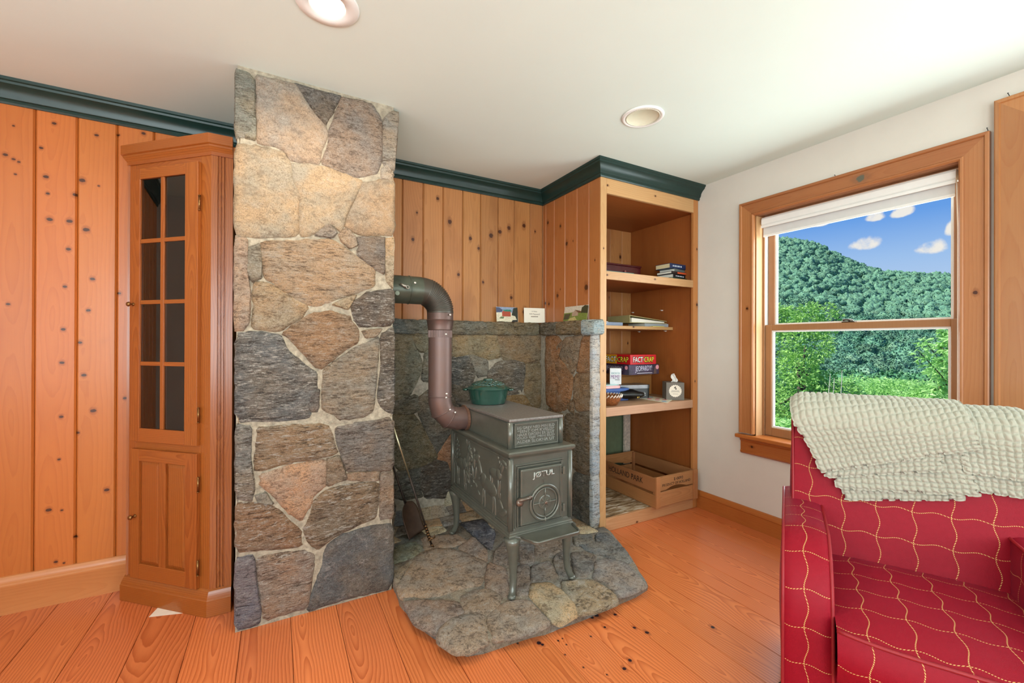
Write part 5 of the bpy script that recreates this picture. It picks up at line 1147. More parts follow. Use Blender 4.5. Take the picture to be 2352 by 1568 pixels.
# side panel frames and relief
def side_panel(xs, nx):
    m = MB()
    for (ya, yb, za, zb) in ((Y0 + .022, Y0 + .030, .3625, .6505), (Y1 - .030, Y1 - .022, .3625, .6505), (Y0 + .022, Y1 - .022, .354, .362), (Y0 + .022, Y1 - .022, .651, .659)):
        m.box(min(xs, xs + nx * .004), max(xs, xs + nx * .004), ya, yb, za, zb)
    m.obj('panel_frame', enamel, stv, bevel=.0015)
    r = MB(); N = Vector((nx, 0, 0))
    def E(y, z, a, b, rot=0, d=.007):
        ca, sa = math.cos(rot), math.sin(rot)
        r.ell((xs, y, z), Vector((0, ca, sa)) * a, Vector((0, -sa, ca)) * b, N * d * .75, 14, 8)
    def animal(y, z, s, f=1, antler=False):
        E(y, z, .075 * s, .034 * s, .05 * f, .011); E(y + f * .055 * s, z + .012 * s, .035 * s, .034 * s, 0, .012)
        E(y + f * .095 * s, z + .055 * s, .018 * s, .045 * s, -.5 * f, .009); E(y + f * .125 * s, z + .095 * s, .032 * s, .014 * s, -.35 * f, .010)
        for k, dx in enumerate((-.055, -.035, .045, .065)): E(y + f * dx * s, z - .065 * s, .009 * s, .046 * s, (-.12, .1, -.06, .14)[k], .006); E(y + f * (dx + .006) * s, z - .112 * s, .006 * s, .022 * s, .05, .005)
        if antler:
            for k in range(4): E(y + f * (.10 - .012 * k) * s, z + (.125 + .012 * k) * s, .006 * s, .026 * s, (-.6 + .35 * k) * f, .005)
    def tree(y, z0, h, w):
        E(y, z0 + h / 2, .008, h / 2, 0, .006)
        for k in range(6): E(y - w * .5 * (1 - k / 7), z0 + h * (.25 + .12 * k), w * .55 * (1 - k / 8), .010, -.5, .006); E(y + w * .5 * (1 - k / 7), z0 + h * (.25 + .12 * k), w * .55 * (1 - k / 8), .010, .5, .006)
    animal(1.86, .475, 1.15, 1, False); animal(1.80, .555, .8, -1, False); animal(2.22, .500, 1.0, -1, True)
    tree(2.28, .44, .20, .07); tree(2.10, .40, .245, .06)
    # woodcutter
    E(2.04, .555, .017, .042, .1, .010); E(2.04, .612, .013, .016, 0, .009); E(2.02, .500, .010, .036, .2, .008); E(2.06, .500, .010, .036, -.2, .008); E(2.08, .58, .034, .008, .7, .008); E(2.00, .57, .030, .008, -.6, .008)
    for k in range(9): E(1.98 + .035 * (k % 5), .41 + .02 * (k % 3) + .03 * (k // 5), .016, .007, .6 * (-1) ** k, .006)
    E(1.72, .40, .045, .018, -.35, .008); E(1.735, .43, .03, .012, .7, .007); E(1.70, .62, .03, .01, .5, .006); E(1.74, .60, .012, .025, .2, .006)
    for k in range(4): E(1.73 + .012 * k, .585 + .018 * k, .010, .010, 0, .006)
    r.obj('relief', enamel, stv, smooth=True)
side_panel(X0, -1); side_panel(X1, 1)
# ash lip
lip = [(X0 + .005, Y0), (X0 + .035, Y0 - .035), (X0 + .060, Y0 - .105), (X0 + .072, Y0 - .118), (X1 - .040, Y0 - .118), (X1 - .024, Y0 - .105), (X1 - .010, Y0 - .035), (X1 - .004, Y0)]
MB().prism(lip, 'z', .310, .322).obj('ash_lip', enamel, stv, bevel=.003)
m = MB(); m.tube([Vector((x, y, .324)) for x, y in lip[1:-1]], .005, 8).obj('ash_lip_rim', enamel, stv, smooth=True)
# legs
def leg(x, y, sx, sy):
    m = MB(); p = []; r = []
    for k in range(11):
        t = k / 10; z = SZ + (.312 - SZ) * (1 - t)
        out = -.004 * math.sin(t * PI) + .016 * (max(0, t - .75) / .25) ** 1.5
        p.append((x + sx * (out - .004 * t), y + sy * (out + .004), z)); r.append(.022 * (1 - t) ** 3 + .0175 - .003 * t + (.002 if t > .9 else 0))
    p[-1] = (p[-1][0], p[-1][1], SZ + .004)
    m.tube(p, r, 14, up=(1, 0, 0)); m.lathe([(.013, 0), (.019, .004), (.017, .012), (.010, .018)], (p[-1][0], p[-1][1], SZ), 16)
    return m.obj('leg', enamel, stv, smooth=True)
leg(X0 + .012, Y0 + .006, -1, -1); leg(X1 - .006, Y0 + .006, 1, -1); leg(X0 + .012, Y1 - .012, -1, 1); leg(X1 - .006, Y1 - .012, 1, 1)
# loading door with draught wheel
YD = Y0
dx0, dx1, dz0, dz1 = .950, 1.170, .362, .612
rim_f = MB()
for (o, h) in ((.020, .006), (.012, .010)):
    for (xa, xb, za, zb) in ((dx0 - o, dx0 - o + .006, dz0 - o + .0065, dz1 + o - .0065), (dx1 + o - .006, dx1 + o, dz0 - o + .0065, dz1 + o - .0065), (dx0 - o, dx1 + o, dz0 - o, dz0 - o + .006), (dx0 - o, dx1 + o, dz1 + o - .006, dz1 + o)):
        rim_f.box(xa, xb, YD - h, YD, za, zb)
rim_f.obj('door_surround', enamel, stv, bevel=.0015)
dr_ = MB().box(dx0, dx1, YD - .022, YD, dz0, dz1).obj('door', enamel, stv, bevel=.005, seg=3)
m = MB()
for (xa, xb, za, zb) in ((dx0 + .006, dx0 + .010, dz0 + .0105, dz1 - .0105), (dx1 - .010, dx1 - .006, dz0 + .0105, dz1 - .0105), (dx0 + .006, dx1 - .006, dz0 + .006, dz0 + .010), (dx0 + .006, dx1 - .006, dz1 - .010, dz1 - .006)):
    m.box(xa, xb, YD - .025, YD - .022, za, zb)
m.obj('door_bead', enamel, dr_, bevel=.001)
YF = YD - .022; wc = (1.075, YF, .450)
wh = MB().torus((wc[0], YF - .004, wc[2]), .078, .0065, 48, 8, (0, -1, 0)).torus((wc[0], YF - .003, wc[2]), .064, .004, 48, 8, (0, -1, 0))
for a in (0, PI / 2, PI, 3 * PI / 2):
    d = Vector((math.cos(a), 0, math.sin(a))); wh.tube([Vector(wc) + d * .02 + Vector((0, -.004, 0)), Vector(wc) + d * .064 + Vector((0, -.004, 0))], .003, 8)
wh.tube([(wc[0], YF - .004, wc[2] - .066), (wc[0], YF - .008, wc[2] - .086)], [.004, .007], 8)
wh.obj('draught_wheel', enamel, dr_, smooth=True)
ro = MB().lathe([(.034, 0), (.034, .003), (.030, .005), (.012, .005), (.010, .010), (.001, .011)], wc, 32, (0, -1, 0))
for k in range(8):
    a = PI * k / 4; d = Vector((math.cos(a), 0, math.sin(a))); ro.tube([Vector(wc) + d * .010 + Vector((0, -.007, 0)), Vector(wc) + d * .030 + Vector((0, -.005, 0))], [.0035, .001], 6)
ro.obj('rosette', enamel, dr_)
MB().lathe([(.007, 0), (.007, .003), (.004, .006)], (wc[0], YF - .011, wc[2]), 12, (0, -1, 0)).obj('screw', bolt_m, dr_)
text_obj('lettering', 'JØTUL', worn_en, dr_, (1.068, YF - .0002, .578), (1, 0, .02), (0, 0, 1), height=.034, width=.118, extrude=.004, bold=.02)
MB().prism([(1.060, .556), (1.082, .556), (1.074, .550), (1.073, .538), (1.069, .538), (1.068, .550)], 'y', YF - .003, YF).obj('pointer', enamel, dr_)
for z in (.580, .405):
    MB().box(dx1 - .004, dx1 + .022, YD - .018, YD - .004, z - .010, z + .010).tube([(dx1 + .014, YD - .020, z - .018), (dx1 + .014, YD - .020, z + .018)], .0075, 10).obj('hinge', enamel, stv, bevel=.002)
la = MB().tube([(.934, YD - .026, .482), (.958, YD - .032, .485), (.990, YD - .030, .487)], [.013, .010, .012], 12, flat=.7).lathe([(.017, 0), (.018, .006), (.014, .016)], (.942, YD - .018, .470), 20, (0, -1, 0)).lathe([(.010, 0), (.010, .004)], (.990, YD - .034, .487), 16, (0, -1, 0))
la.obj('latch', plain('latch_iron', '#75675a', .4, .7, var=.2), stv, smooth=True)
MB().lathe([(.009, 0), (.007, .003), (.001, .004)], (.942, YD - .034, .470), 14, (0, -1, 0)).obj('latch_screw', bolt_m, stv)
# cast lettering along the lower edge of the front
m = MB(); rr = random.Random(3)
for k in range(28):
    x = .935 + k * .0092
    if 1.055 < x < 1.085: continue
    m.box(x, x + rr.uniform(.003, .007), YD - .0035, YD, .345, .345 + rr.uniform(.006, .010))
m.obj('cast_marks', worn_en, stv)
for k in range(3): MB().box(1.056 + .010 * k, 1.062 + .010 * k, YD - .005, YD, .343, .356).obj('cast_number', plain('dark_cast', '#2a2c26', .5, .4), stv)
# upper heat box
U0, U1, V0, V1, UZ = .930, 1.208, 1.690, 2.315, .816
MB().box(U0, U1, V0, V1, .693, UZ).obj('heat_box', enamel, stv, bevel=.003)
MB().box(U0 - .010, U1 + .010, V0 - .012, V1 + .010, UZ, UZ + .014).obj('heat_box_top', enamel_t, stv, bevel=.004, seg=3)
for (x, y) in ((U0, V0), (U1, V0)): MB().lathe([(.013, .694), (.013, .815)], (x, y, 0), 16).obj('corner_column', enamel, stv, smooth=True)
m = MB()
for (xa, xb, za, zb, h) in ((.948, .956, .7065, .7995, .010), (1.182, 1.190, .7065, .7995, .010), (.948, 1.190, .698, .706, .010), (.948, 1.190, .800, .808, .010), (.957, .961, .7115, .7945, .006), (1.177, 1.181, .7115, .7945, .006), (.957, 1.181, .707, .711, .006), (.957, 1.181, .795, .799, .006)): m.box(xa, xb, V0 - h, V0, za, zb)
m.obj('text_frame', enamel, stv, bevel=.0012)
for k, s_ in enumerate(('EG GREV NED MIN ELD', '*SENT OM KVELD*', 'NAAR DAGEN ER SLUT', 'GUD GJE MIN ELD', 'ALDER SLOKNA UT')):
    text_obj('lettering', s_, worn_en, stv, (1.069, V0 - .0002, .7845 - k * .0160), (1, 0, 0), (0, 0, 1), height=.0128, width=.208 if k != 1 else .204, extrude=.004)
for (xs_, nx) in ((U0, -1), (U1, 1)):
    m = MB()
    for (ya, yb, za, zb) in ((V0 + .014, V0 + .020, .7075, .8025), (V1 - .020, V1 - .014, .7075, .8025), (V0 + .014, V1 - .014, .702, .707), (V0 + .014, V1 - .014, .803, .808)): m.box(min(xs_, xs_ + nx * .003), max(xs_, xs_ + nx * .003), ya, yb, za, zb)
    m.obj('panel_frame', enamel, stv, bevel=.001)

# ---- stove pipe: elbow from the heat box, riser, corrugated elbow into the chimney
rust = plain('rusty_pipe', (.22, .125, .095, 1), .45, .35, var=.25, scale=10, c2='#6f5a55')
pgreen = plain('green_grey_pipe', (.075, .082, .058, 1), .35, .4, var=.3, scale=12)
pip = thing('stove_pipe', 'rusty brown stove pipe rising from the stove and bending into the chimney', 'stove pipe', (.775, 2.2, .70))
PX, PY, PR = .775, 2.20, .0625; zl, zu = .757, 1.452
MB().tube([(U0 - .003, PY, zl), (U0 - .016, PY, zl)], .072, 28).obj('flue_collar', plain('collar_rust', (.21, .105, .065, 1), .5, .3, var=.2), pip, smooth=False)
el = []; ng = 3; Rr = .10                             # three gore elbow
for k in range(ng + 1):
    a = PI / 2 * k / ng; el.append((PX + Rr - Rr * math.sin(a), PY, zl + Rr - Rr * math.cos(a)))
pth_ = [(U0 - .005, PY, zl)] + el + [(PX, PY, zl + .15)]
o = MB().tube(pth_, PR, 28).obj('lower_elbow', rust, pip); autosmooth(o, .35)
m = MB()
for k in range(1, ng):
    a = PI / 2 * k / ng; d = Vector((-math.cos(a), 0, math.sin(a))); m.torus(el[k], PR + .001, .003, 28, 6, d)
m.torus((PX, PY, zl + .13), PR + .001, .003, 28, 6).obj('elbow_seams', rust, pip, smooth=True)
o = MB().tube([(PX, PY, zl + .135), (PX, PY, 1.245)], PR, 32).obj('riser', rust, pip); autosmooth(o, .5)
m = MB()
for k in range(44):
    a = 2 * PI * k / 44; d = Vector((math.cos(a), math.sin(a), 0)) * (PR + .0008); m.tube([(PX + d.x, PY + d.y, 1.205), (PX + d.x, PY + d.y, 1.243)], .0022, 5)
m.obj('crimped_band', rust, pip)
o = MB().lathe([(PR + .001, 1.243), (PR + .004, 1.246), (PR + .003, 1.252), (PR + .0095, 1.292), (PR + .012, 1.297), (PR + .008, 1.301), (PR + .008, 1.338), (PR + .004, 1.342)], (PX, PY, 0), 36).obj('reducer', plain('reducer_pipe', (.115, .085, .062, 1), .42, .4, var=.4, scale=9, c2='#6b5048'), pip); autosmooth(o, .7)
path = []; rad = []; n = 66; RB = .114; PR2 = PR + .009
cxe, cze = PX - RB, zu - RB
for k in range(n + 1):
    a = PI / 2 * k / n; path.append((cxe + RB * math.cos(a), PY, cze + RB * math.sin(a))); rad.append(PR2 + .0032 * math.cos(k * PI / 1.5) * (1 if 3 < k < n - 14 else 0))
path = [(PX, PY, cze - .002)] + path; rad = [PR2] + rad
o = MB().tube(path, rad, 36).obj('corrugated_elbow', plain('elbow_pipe', (.105, .072, .055, 1), .4, .4, var=.35, scale=8, c2='#4a463c'), pip, smooth=True)
o = MB().tube([(cxe + .004, PY, zu), (.468, PY, zu)], PR2 + .001, 36).obj('thimble_pipe', pgreen, pip); autosmooth(o, .5)
MB().torus((.600, PY, zu), PR2 + .001, .003, 36, 6, (1, 0, 0)).obj('pipe_seam', pgreen, pip, smooth=True)
m = MB()
for (p, nn) in (((PX + .01, PY - PR, 1.222), 1), ((PX + .015, PY - PR, .905), 1), ((PX + .012, PY - PR, .885), 1), ((PX + .03, PY - PR2, 1.325), 1), ((.615, PY - PR2, zu + .03), 1), ((PX + .035, PY - PR, zl + .062), 1), ((PX + .065, PY - PR, zl + .045), 1)): m.lathe([(.0055, -.003), (.005, .002), (.001, .004)], p, 10, (0, -1, 0))
m.obj('screws', plain('screw_zinc', '#d8d0c4', .3, .7), pip)
dk = Vector((.545, PY - PR2 - .004, zu + .015))
MB().tube([dk + Vector((-.008, 0, .004)), dk + Vector((.022, -.010, -.010))], [.006, .009], 10).torus(dk + Vector((.028, -.012, -.012)), .008, .003, 16, 6, (.3, -1, .2)).obj('damper_handle', plain('damper_coil', '#9a9488', .3, .8), pip, smooth=True)
MB().lathe([(.012, -.002), (.011, .002), (.001, .003)], (.525, PY - PR2 - .0005, zu - .028), 14, (0, -1, 0)).obj('paint_chip', plain('chip_grey', '#7f8672', .6), pip)

# ---- green enamel steamer pot
grn = plain('green_enamel', (.016, .060, .042, 1), .10, 0, var=.08, scale=20, spec=.6, coat=.6)
pot = thing('steamer_pot', 'round green enamelled steamer pot with a lattice lid on the stove', 'pot', (1.066, 2.20, UZ + .014))
pc_ = (1.066, 2.20, UZ + .0142)
body = [(.090, 0), (.098, .003), (.106, .030), (.114, .066), (.120, .078), (.122, .082), (.116, .082), (.110, .060), (.10, .02), (.085, .006)]
o = MB().lathe(body, pc_, 48).obj('bowl', grn, pot); autosmooth(o, .6)
# lattice lid: domed ribs crossing over a solid rim
def dome(r): return .088 + .044 * (1 - (r / .118) ** 2) ** .75
lid = [(.100, .086), (.121, .0825), (.123, .087), (.118, .093), (.105, dome(.105)), (.092, dome(.092)), (.086, dome(.086) - .003), (.088, .092)]
o = MB().lathe(lid, pc_, 48).obj('lid', grn, pot); autosmooth(o, .7); lido = o
m = MB()
for k in range(-4, 5):
    c = k * .021; L = math.sqrt(max(0, .092 ** 2 - c * c))
    for ax in (0, 1):
        P = []
        for j in range(11):
            s_ = -L + 2 * L * j / 10; r = math.hypot(s_, c); x, y = (s_, c) if ax == 0 else (c, s_)
            x, y = (x - y) * .7071, (x + y) * .7071; P.append((pc_[0] + x, pc_[1] + y, pc_[2] + dome(min(r, .117)) - .002))
        m.tube(P, .0052, 8)
m.obj('lid_lattice', grn, lido, smooth=True)
MB().lathe([(.026, dome(.02) - .004), (.030, dome(.02) + .004), (.026, dome(0) + .010), (.001, dome(0) + .010)], pc_, 24).obj('lid_boss', grn, lido, smooth=True)
inside_d = MB().lathe([(.001, .050), (.108, .050), (.108, .046), (.001, .046)], pc_, 32).obj('pot_shade_disc', plain('pot_dark', '#0b1512', .4), pot)  # dark disc stands in for the shade below the lid lattice
for sg in (-1, 1):
    hd = Vector((.72, -.60, 0)).normalized() if False else Vector((.87, -.49, 0))
    c = Vector(pc_) + hd * sg * .118 + Vector((0, 0, .079)); s2 = Vector((-hd.y, hd.x, 0))
    MB().tube([c + s2 * .030, c + s2 * .024 + hd * sg * .020, c + hd * sg * .026, c - s2 * .024 + hd * sg * .020, c - s2 * .030], [.006, .006, .0065, .006, .006], 10).obj('handle', grn, pot, smooth=True)

# ---- hearth tools leaning in the corner
iron = plain('dark_iron', '#3b2f27', .55, .5, var=.25, scale=40)
brs = plain('brass_rod', '#b3a888', .3, .8, var=.2)
s0 = onZ((955, 1230), .056); s0.z = .062
stop_ = Vector((.500, s0.y + .045, .80))
sv = thing('fire_shovel', 'dark iron fireplace shovel leaning beside the chimney', 'shovel', (s0.x, s0.y, .055))
ax_ = (stop_ - s0).normalized(); ax_ = (Vector((-.085, .07, .30))).normalized()
blade_c = s0; wv = Vector((.80, .35, 0)); wv = (wv - ax_ * wv.dot(ax_)).normalized(); nv_ = wv.cross(ax_).normalized()
if nv_.y > 0: nv_ = -nv_
def bl(u_, v_):
    L = .20; t = v_; w = .062 * (1 if t < .55 else math.sqrt(max(0, 1 - ((t - .55) / .45) ** 2)))
    x = (u_ - .5) * 2 * w; return s0 + wv * x + ax_ * (t * L) + nv_ * (.012 * (abs(2 * u_ - 1) ** 2.5) + .012 * (t ** 3))
bo = MB().grid(bl, 12, 18).obj('blade', plain('shovel_iron', '#4a3526', .6, .4, var=.2), sv, smooth=True); bo.modifiers.new('solid', 'SOLIDIFY').thickness = .003
MB().tube([s0 + ax_ * .185, s0 + ax_ * .26, s0 + ax_ * .62], [.007, .006, .006], 10).obj('handle', iron, sv, smooth=True)
MB().lathe([(.006, 0), (.011, .02), (.012, .06), (.008, .10), (.002, .11)], s0 + ax_ * .62, 14, ax_).obj('grip', brs, sv, smooth=True)
p0 = onZ((993, 1256), .058); pt_ = onX((905, 985), .500)
pk_ = thing('fire_poker', 'slim iron poker with a hooked tip leaning against the chimney', 'poker', (p0.x, p0.y, .055))
d_ = (pt_ - p0); L_ = d_.length; d_ = d_.normalized()
MB().tube([p0 + d_ * .01, p0 + d_ * (L_ * .62)], .0055, 10).obj('shaft', iron, pk_, smooth=True)
MB().tube([p0 + d_ * (L_ * .60), p0 + d_ * (L_ * 1.02)], .0048, 10).obj('rod', brs, pk_, smooth=True)
sd = Vector((.75, -.25, 0)); hk = p0 + d_ * .07
MB().tube([p0 + d_ * .02 + sd * -.002, p0 - Vector((0, 0, .001)) + sd * .012], [.007, .003], 8).tube([hk, hk + sd * .018 - d_ * .012, hk + sd * .038 - d_ * .002, hk + sd * .040 + d_ * .014], [.006, .005, .004, .002], 8).obj('hook', plain('hook_brass', '#6a4a2c', .4, .7, var=.3), pk_, smooth=True)
m = MB()
for k in range(6): m.lathe([(.005, -.006), (.0095, -.003), (.0095, .003), (.005, .006)], p0 + d_ * (.055 + .019 * k), 12, d_)
m.obj('collar_rings', plain('hook_brass', '#6a4a2c', .4, .7, var=.3), pk_, smooth=True)
# ================================================================== red plaid armchair
def plaid(name):
    m, t, b = mat_new(name)
    uv = t.new('ShaderNodeUVMap').outputs[0]; s = t.sep(uv); u, v = s[0], s[1]
    def lines(a, b_, per, wave, amp, ph):
        w = t.math('MULTIPLY', t.math('SINE', t.math('ADD', t.math('MULTIPLY', b_, 2 * PI / wave), ph)), amp)
        x = t.math('DIVIDE', t.math('ADD', a, w), per)
        f = t.math('ABSOLUTE', t.math('SUBTRACT', t.math('FRACT', x), .5))
        return t.math('MULTIPLY', f, per)
    d1 = lines(u, v, .092, .098, .0050, 0.0); d2 = lines(t.math('ADD', v, .03), u, .098, .092, .0045, 1.2)
    dash = t.math('FRACT', t.math('MULTIPLY', t.math('ADD', u, v), 170)); dash = t.smooth(dash, .62, .52)
    dash2 = t.math('FRACT', t.math('MULTIPLY', t.math('SUBTRACT', v, u), 170)); dash2 = t.smooth(dash2, .62, .52)
    m1 = t.math('MULTIPLY', t.smooth(d1, .0015, .0010), dash); m2 = t.math('MULTIPLY', t.smooth(d2, .0013, .0008), dash2)
    mk = t.math('MAXIMUM', m1, m2)
    n = t.noise(uv, 60, 3, .6); wv = t.noise(t.comb(t.math('MULTIPLY', u, 900), t.math('MULTIPLY', v, 900), 0), 1, 2, .5)
    base = t.mix(n, (.26, .002, .012, 1), (.33, .004, .018, 1)); base = t.mix(t.math('MULTIPLY', wv, .35), base, (.25, .004, .010, 1))
    col = t.mix(mk, base, (.72, .44, .15, 1))
    t.l.new(col, b.inputs['Base Color']); b.inputs['Roughness'].default_value = .5; b.inputs['Sheen Weight'].default_value = .08; b.inputs['Sheen Roughness'].default_value = .35; b.inputs['Sheen Tint'].default_value = (1, .55, .9, 1)
    b.inputs['Specular IOR Level'].default_value = .2
    bump(t, b, t.math('ADD', wv, t.math('MULTIPLY', mk, 1.2)), .35, .0012)
    return m
red = plaid('red_plaid'); pipm = plain('red_piping', (.30, .008, .014, 1), .55, var=.1)
CH = Vector((1.702, .525, 0)); CA = -1.0821
ch = thing('armchair', 'red armchair with wavy yellow windowpane lines in front of the window', 'armchair', CH, CA)
Rz = Matrix.Rotation(CA, 3, 'Z')
def to_local(p): return Rz.transposed() @ (Vector(p) - CH)
def arm(x0, x1):
    prof = []                                # (y, z) from the floor up the front, over the top, to the back
    for k in range(9): prof.append((-.300 - .006 * math.sin(PI * k / 8 * .9), .07 + .33 * k / 8))
    for k in range(1, 17):
        a = PI / 2 * k / 16; prof.append((-.300 + .185 * (1 - math.cos(a)) + .0, .40 + .200 * math.sin(a)))
    for k in range(1, 9): prof.append((-.115 + .40 * k / 8, .600 - .004 * math.sin(PI * k / 8)))
    n = len(prof); arc = [0]
    for k in range(1, n): arc.append(arc[-1] + math.dist(prof[k], prof[k - 1]))
    cx = (x0 + x1) / 2; hw = (x1 - x0) / 2; m = MB()
    def strip(u_, v_):
        i = min(n - 1, int(round(v_ * (n - 1)))); y, z = prof[i]; a = prof[max(0, i - 1)]; b = prof[min(n - 1, i + 1)]
        d = Vector((b[0] - a[0], b[1] - a[1])).normalized(); nn = Vector((-d.y, d.x)); s_ = 2 * u_ - 1
        pf = .010 * (1 - s_ ** 4)
        return (cx + s_ * hw, y + nn.x * pf, z + nn.y * pf)
    m.grid(strip, 12, n - 1, lambda u_, v_: (cx - hw + u_ * 2 * hw + .058, arc[min(n - 1, int(round(v_ * (n - 1))))]))
    o = m.obj('arm_cover', red, ch, local=True, smooth=True, fix=False)
    for x, sg in ((x0, -1), (x1, 1)):          # side panels, slightly puffed
        m = MB(); bot = [(y, .07) for y, z in prof[:1]]
        def sp(u_, v_):
            i = min(n - 1, int(round(u_ * (n - 1)))); y, z = prof[i]; yc = .285 if v_ > 0 else y
            # fan between outline and a lower back line
            tgt = (max(y, -.30) + (.285 - max(y, -.30)) * .0, .07)
            yy = y + (max(-.298, y) - y) * v_; zz_ = z + (.07 - z) * v_
            return (x + sg * .012 * math.sin(PI * v_) * math.sin(PI * min(1, max(0, (y + .3) / .585))), yy, zz_)
        m.grid(sp, n - 1, 8, lambda u_, v_: (prof[min(n - 1, int(round(u_ * (n - 1))))][0], prof[min(n - 1, int(round(u_ * (n - 1))))][1] * (1 - v_) + .07 * v_))
        m.obj('arm_side', red, ch, local=True, smooth=True)
        MB().tube([(x, y - .001, z) for y, z in prof], .0048, 8).obj('piping', pipm, ch, local=True, smooth=True)
    MB().box(x0 + .006, x1 - .006, -.29, .28, .065, .40).obj('arm_core', pipm, ch, local=True)
arm(-.343, -.228); arm(.228, .343)
# back
BF0, BF1, BR = (.095, .36), (.190, .862), .070
A1 = PI / 2 - math.atan2(BF1[0] - BF0[0], BF1[1] - BF0[1])   # the front leans back
def bprof(s_):                                # surface of the back: s = 0 at the top, positive down the front, negative down the rear -> (y, z, ny, nz)
    cy, cz = BF1[0] + BR, BF1[1]
    if -BR * PI / 2 <= s_ <= BR * A1:
        a = s_ / BR; return (cy - BR * math.sin(a), cz + BR * math.cos(a), -math.sin(a), math.cos(a))
    if s_ > 0:
        d = s_ - BR * A1; return (cy - BR * math.sin(A1) - d * math.cos(A1), cz + BR * math.cos(A1) - d * math.sin(A1), -math.sin(A1), math.cos(A1))
    d = -s_ - BR * PI / 2
    return (cy + BR - d * .10, cz - d, 1, .0)
SB = BR * A1 + math.dist(BF0, BF1)
HB = .318
def backs(u_, v_):
    s_ = -.75 + v_ * (SB + .75); y, z, ny, nz = bprof(s_); x = (u_ - .5) * 2 * HB; e = max(0, abs(x) - HB + .03) / .03
    pf = .012 * (1 - (x / HB) ** 4) * (1 if s_ > 0 else .3)
    return (x - math.copysign(.004 * e * e, x), y + ny * pf, z + nz * pf - .010 * e * e * math.exp(-(s_ / .12) ** 2))
m = MB(); m.grid(backs, 30, 44, lambda u_, v_: ((u_ - .5) * 2 * HB + .03, v_ * (SB + .75)))
m.obj('back_cover', red, ch, local=True, smooth=True, fix=False)
for sx in (-1, 1):
    m = MB(); P = []; 
    for k in range(45): y, z, ny, nz = bprof(-.75 + (SB + .75) * k / 44); P.append((sx * (HB - .004), y, z))
    cyz = (.24, .55)
    def sidep(u_, v_):
        i = min(44, int(round(u_ * 44))); p = P[i]; return (p[0] + sx * .010 * math.sin(v_ * PI / 2), p[1] + (cyz[0] - p[1]) * v_, p[2] + (cyz[1] - p[2]) * v_)
    m.grid(sidep, 44, 6, lambda u_, v_: (sidep(u_, v_)[1], sidep(u_, v_)[2])).obj('back_side', red, ch, local=True, smooth=True)
    MB().tube([(p[0], p[1], p[2]) for p in P], .0048, 8).obj('piping', pipm, ch, local=True, smooth=True)
# seat cushion, front rail, feet
def rrp(w, d, r, n=6):
    P = []
    for (sx, sy, a0) in ((1, 1, 0), (-1, 1, 90), (-1, -1, 180), (1, -1, 270)):
        for k in range(n + 1):
            a = math.radians(a0 + 90 * k / n); P.append((sx * (w / 2 - r) + r * math.cos(a), sy * (d / 2 - r) + r * math.sin(a)))
    return P
SCX, SCY, SW, SD = 0, -.118, .452, .490
def seat_h(x, y): return .443 + .018 * (1 - (2 * x / SW) ** 4) * (1 - (2 * (y - SCY) / SD) ** 4) - .012 * max(0, -(y - SCY) / SD * 2) ** 2
m = MB()
def seat_top(u_, v_):
    x = (u_ - .5) * (SW - .004); y = SCY + (v_ - .5) * (SD - .004) + (-.014 * (1 - (2 * u_ - 1) ** 4) * (1 - v_)); return (x, y, seat_h(x * .999, y))
m.grid(seat_top, 24, 24, lambda u_, v_: ((u_ - .5) * SW + .02, v_ * SD)).obj('seat_cushion', red, ch, local=True, smooth=True, fix=False)
def seat_front(u_, v_):
    x = (u_ - .5) * (SW - .004); y0 = SCY - SD / 2 - .014 * (1 - (2 * u_ - 1) ** 4) + .002; z1 = seat_top(u_, 0)[2]; z = z1 - .135 * v_
    return (x, y0 - .016 * math.sin(PI * v_) , z)
m = MB(); m.grid(lambda u_, v_: seat_front(u_, v_), 24, 10, lambda u_, v_: ((u_ - .5) * SW + .02, -v_ * .135)).obj('cushion_front', red, ch, local=True, smooth=True)
for v0, zz_ in ((0, 0), (1, 0)):
    MB().tube([Vector(seat_front(k / 24, v0)) + Vector((0, -.001, .001)) for k in range(25)], .0048, 8).obj('piping', pipm, ch, local=True, smooth=True)
MB().box(-.227, .227, -.285, .10, .10, .300).obj('seat_deck', red, ch, local=True, bevel=.01, boxuv=True)
MB().box(-.30, .30, .12, .27, .07, .42).obj('back_core', pipm, ch, local=True)
ftm = plain('dark_foot_wood', '#2b1710', .4)
for (x, y) in ((-.30, -.26), (.30, -.26), (-.27, .24), (.27, .24)): MB().lathe([(.016, 0.0125), (.022, .03), (.026, .075)], (x, y, 0), 16).obj('foot', ftm, ch, local=True, smooth=True)

# ================================================================== waffle throw over the chair back
thr = thing('throw_blanket', 'pale sage waffle weave throw folded over the back of the armchair', 'blanket', CH, CA)
m_, t, b = mat_new('waffle_cotton')
tc = t.new('ShaderNodeTexCoord').outputs['Object']
n1 = t.noise(tc, 9, 3, .5); n2 = t.noise(tc, 700, 2, .6)
t.l.new(t.mix(n1, (.40, .375, .290, 1), (.48, .455, .365, 1)), b.inputs['Base Color']); b.inputs['Roughness'].default_value = .9; b.inputs['Specular IOR Level'].default_value = .15; b.inputs['Sheen Weight'].default_value = .2
bump(t, b, n2, .25, .001); waffle = m_
def xs_at(p, o=.02):                          # photo pixel -> (x, s) on the chair back
    y0, z0, ny, nz = bprof(.3); nw = Rz @ Vector((0, ny, nz)); pw = Rz @ Vector((0, y0 + ny * o, z0 + nz * o)) + CH
    d = px(p); q_ = to_local(CP + d * ((pw - CP).dot(nw) / d.dot(nw)))
    e = bprof(BR * A1 + 1e-6); return q_.x, BR * A1 + math.dist((q_.y - ny * o, q_.z - nz * o), e[:2])
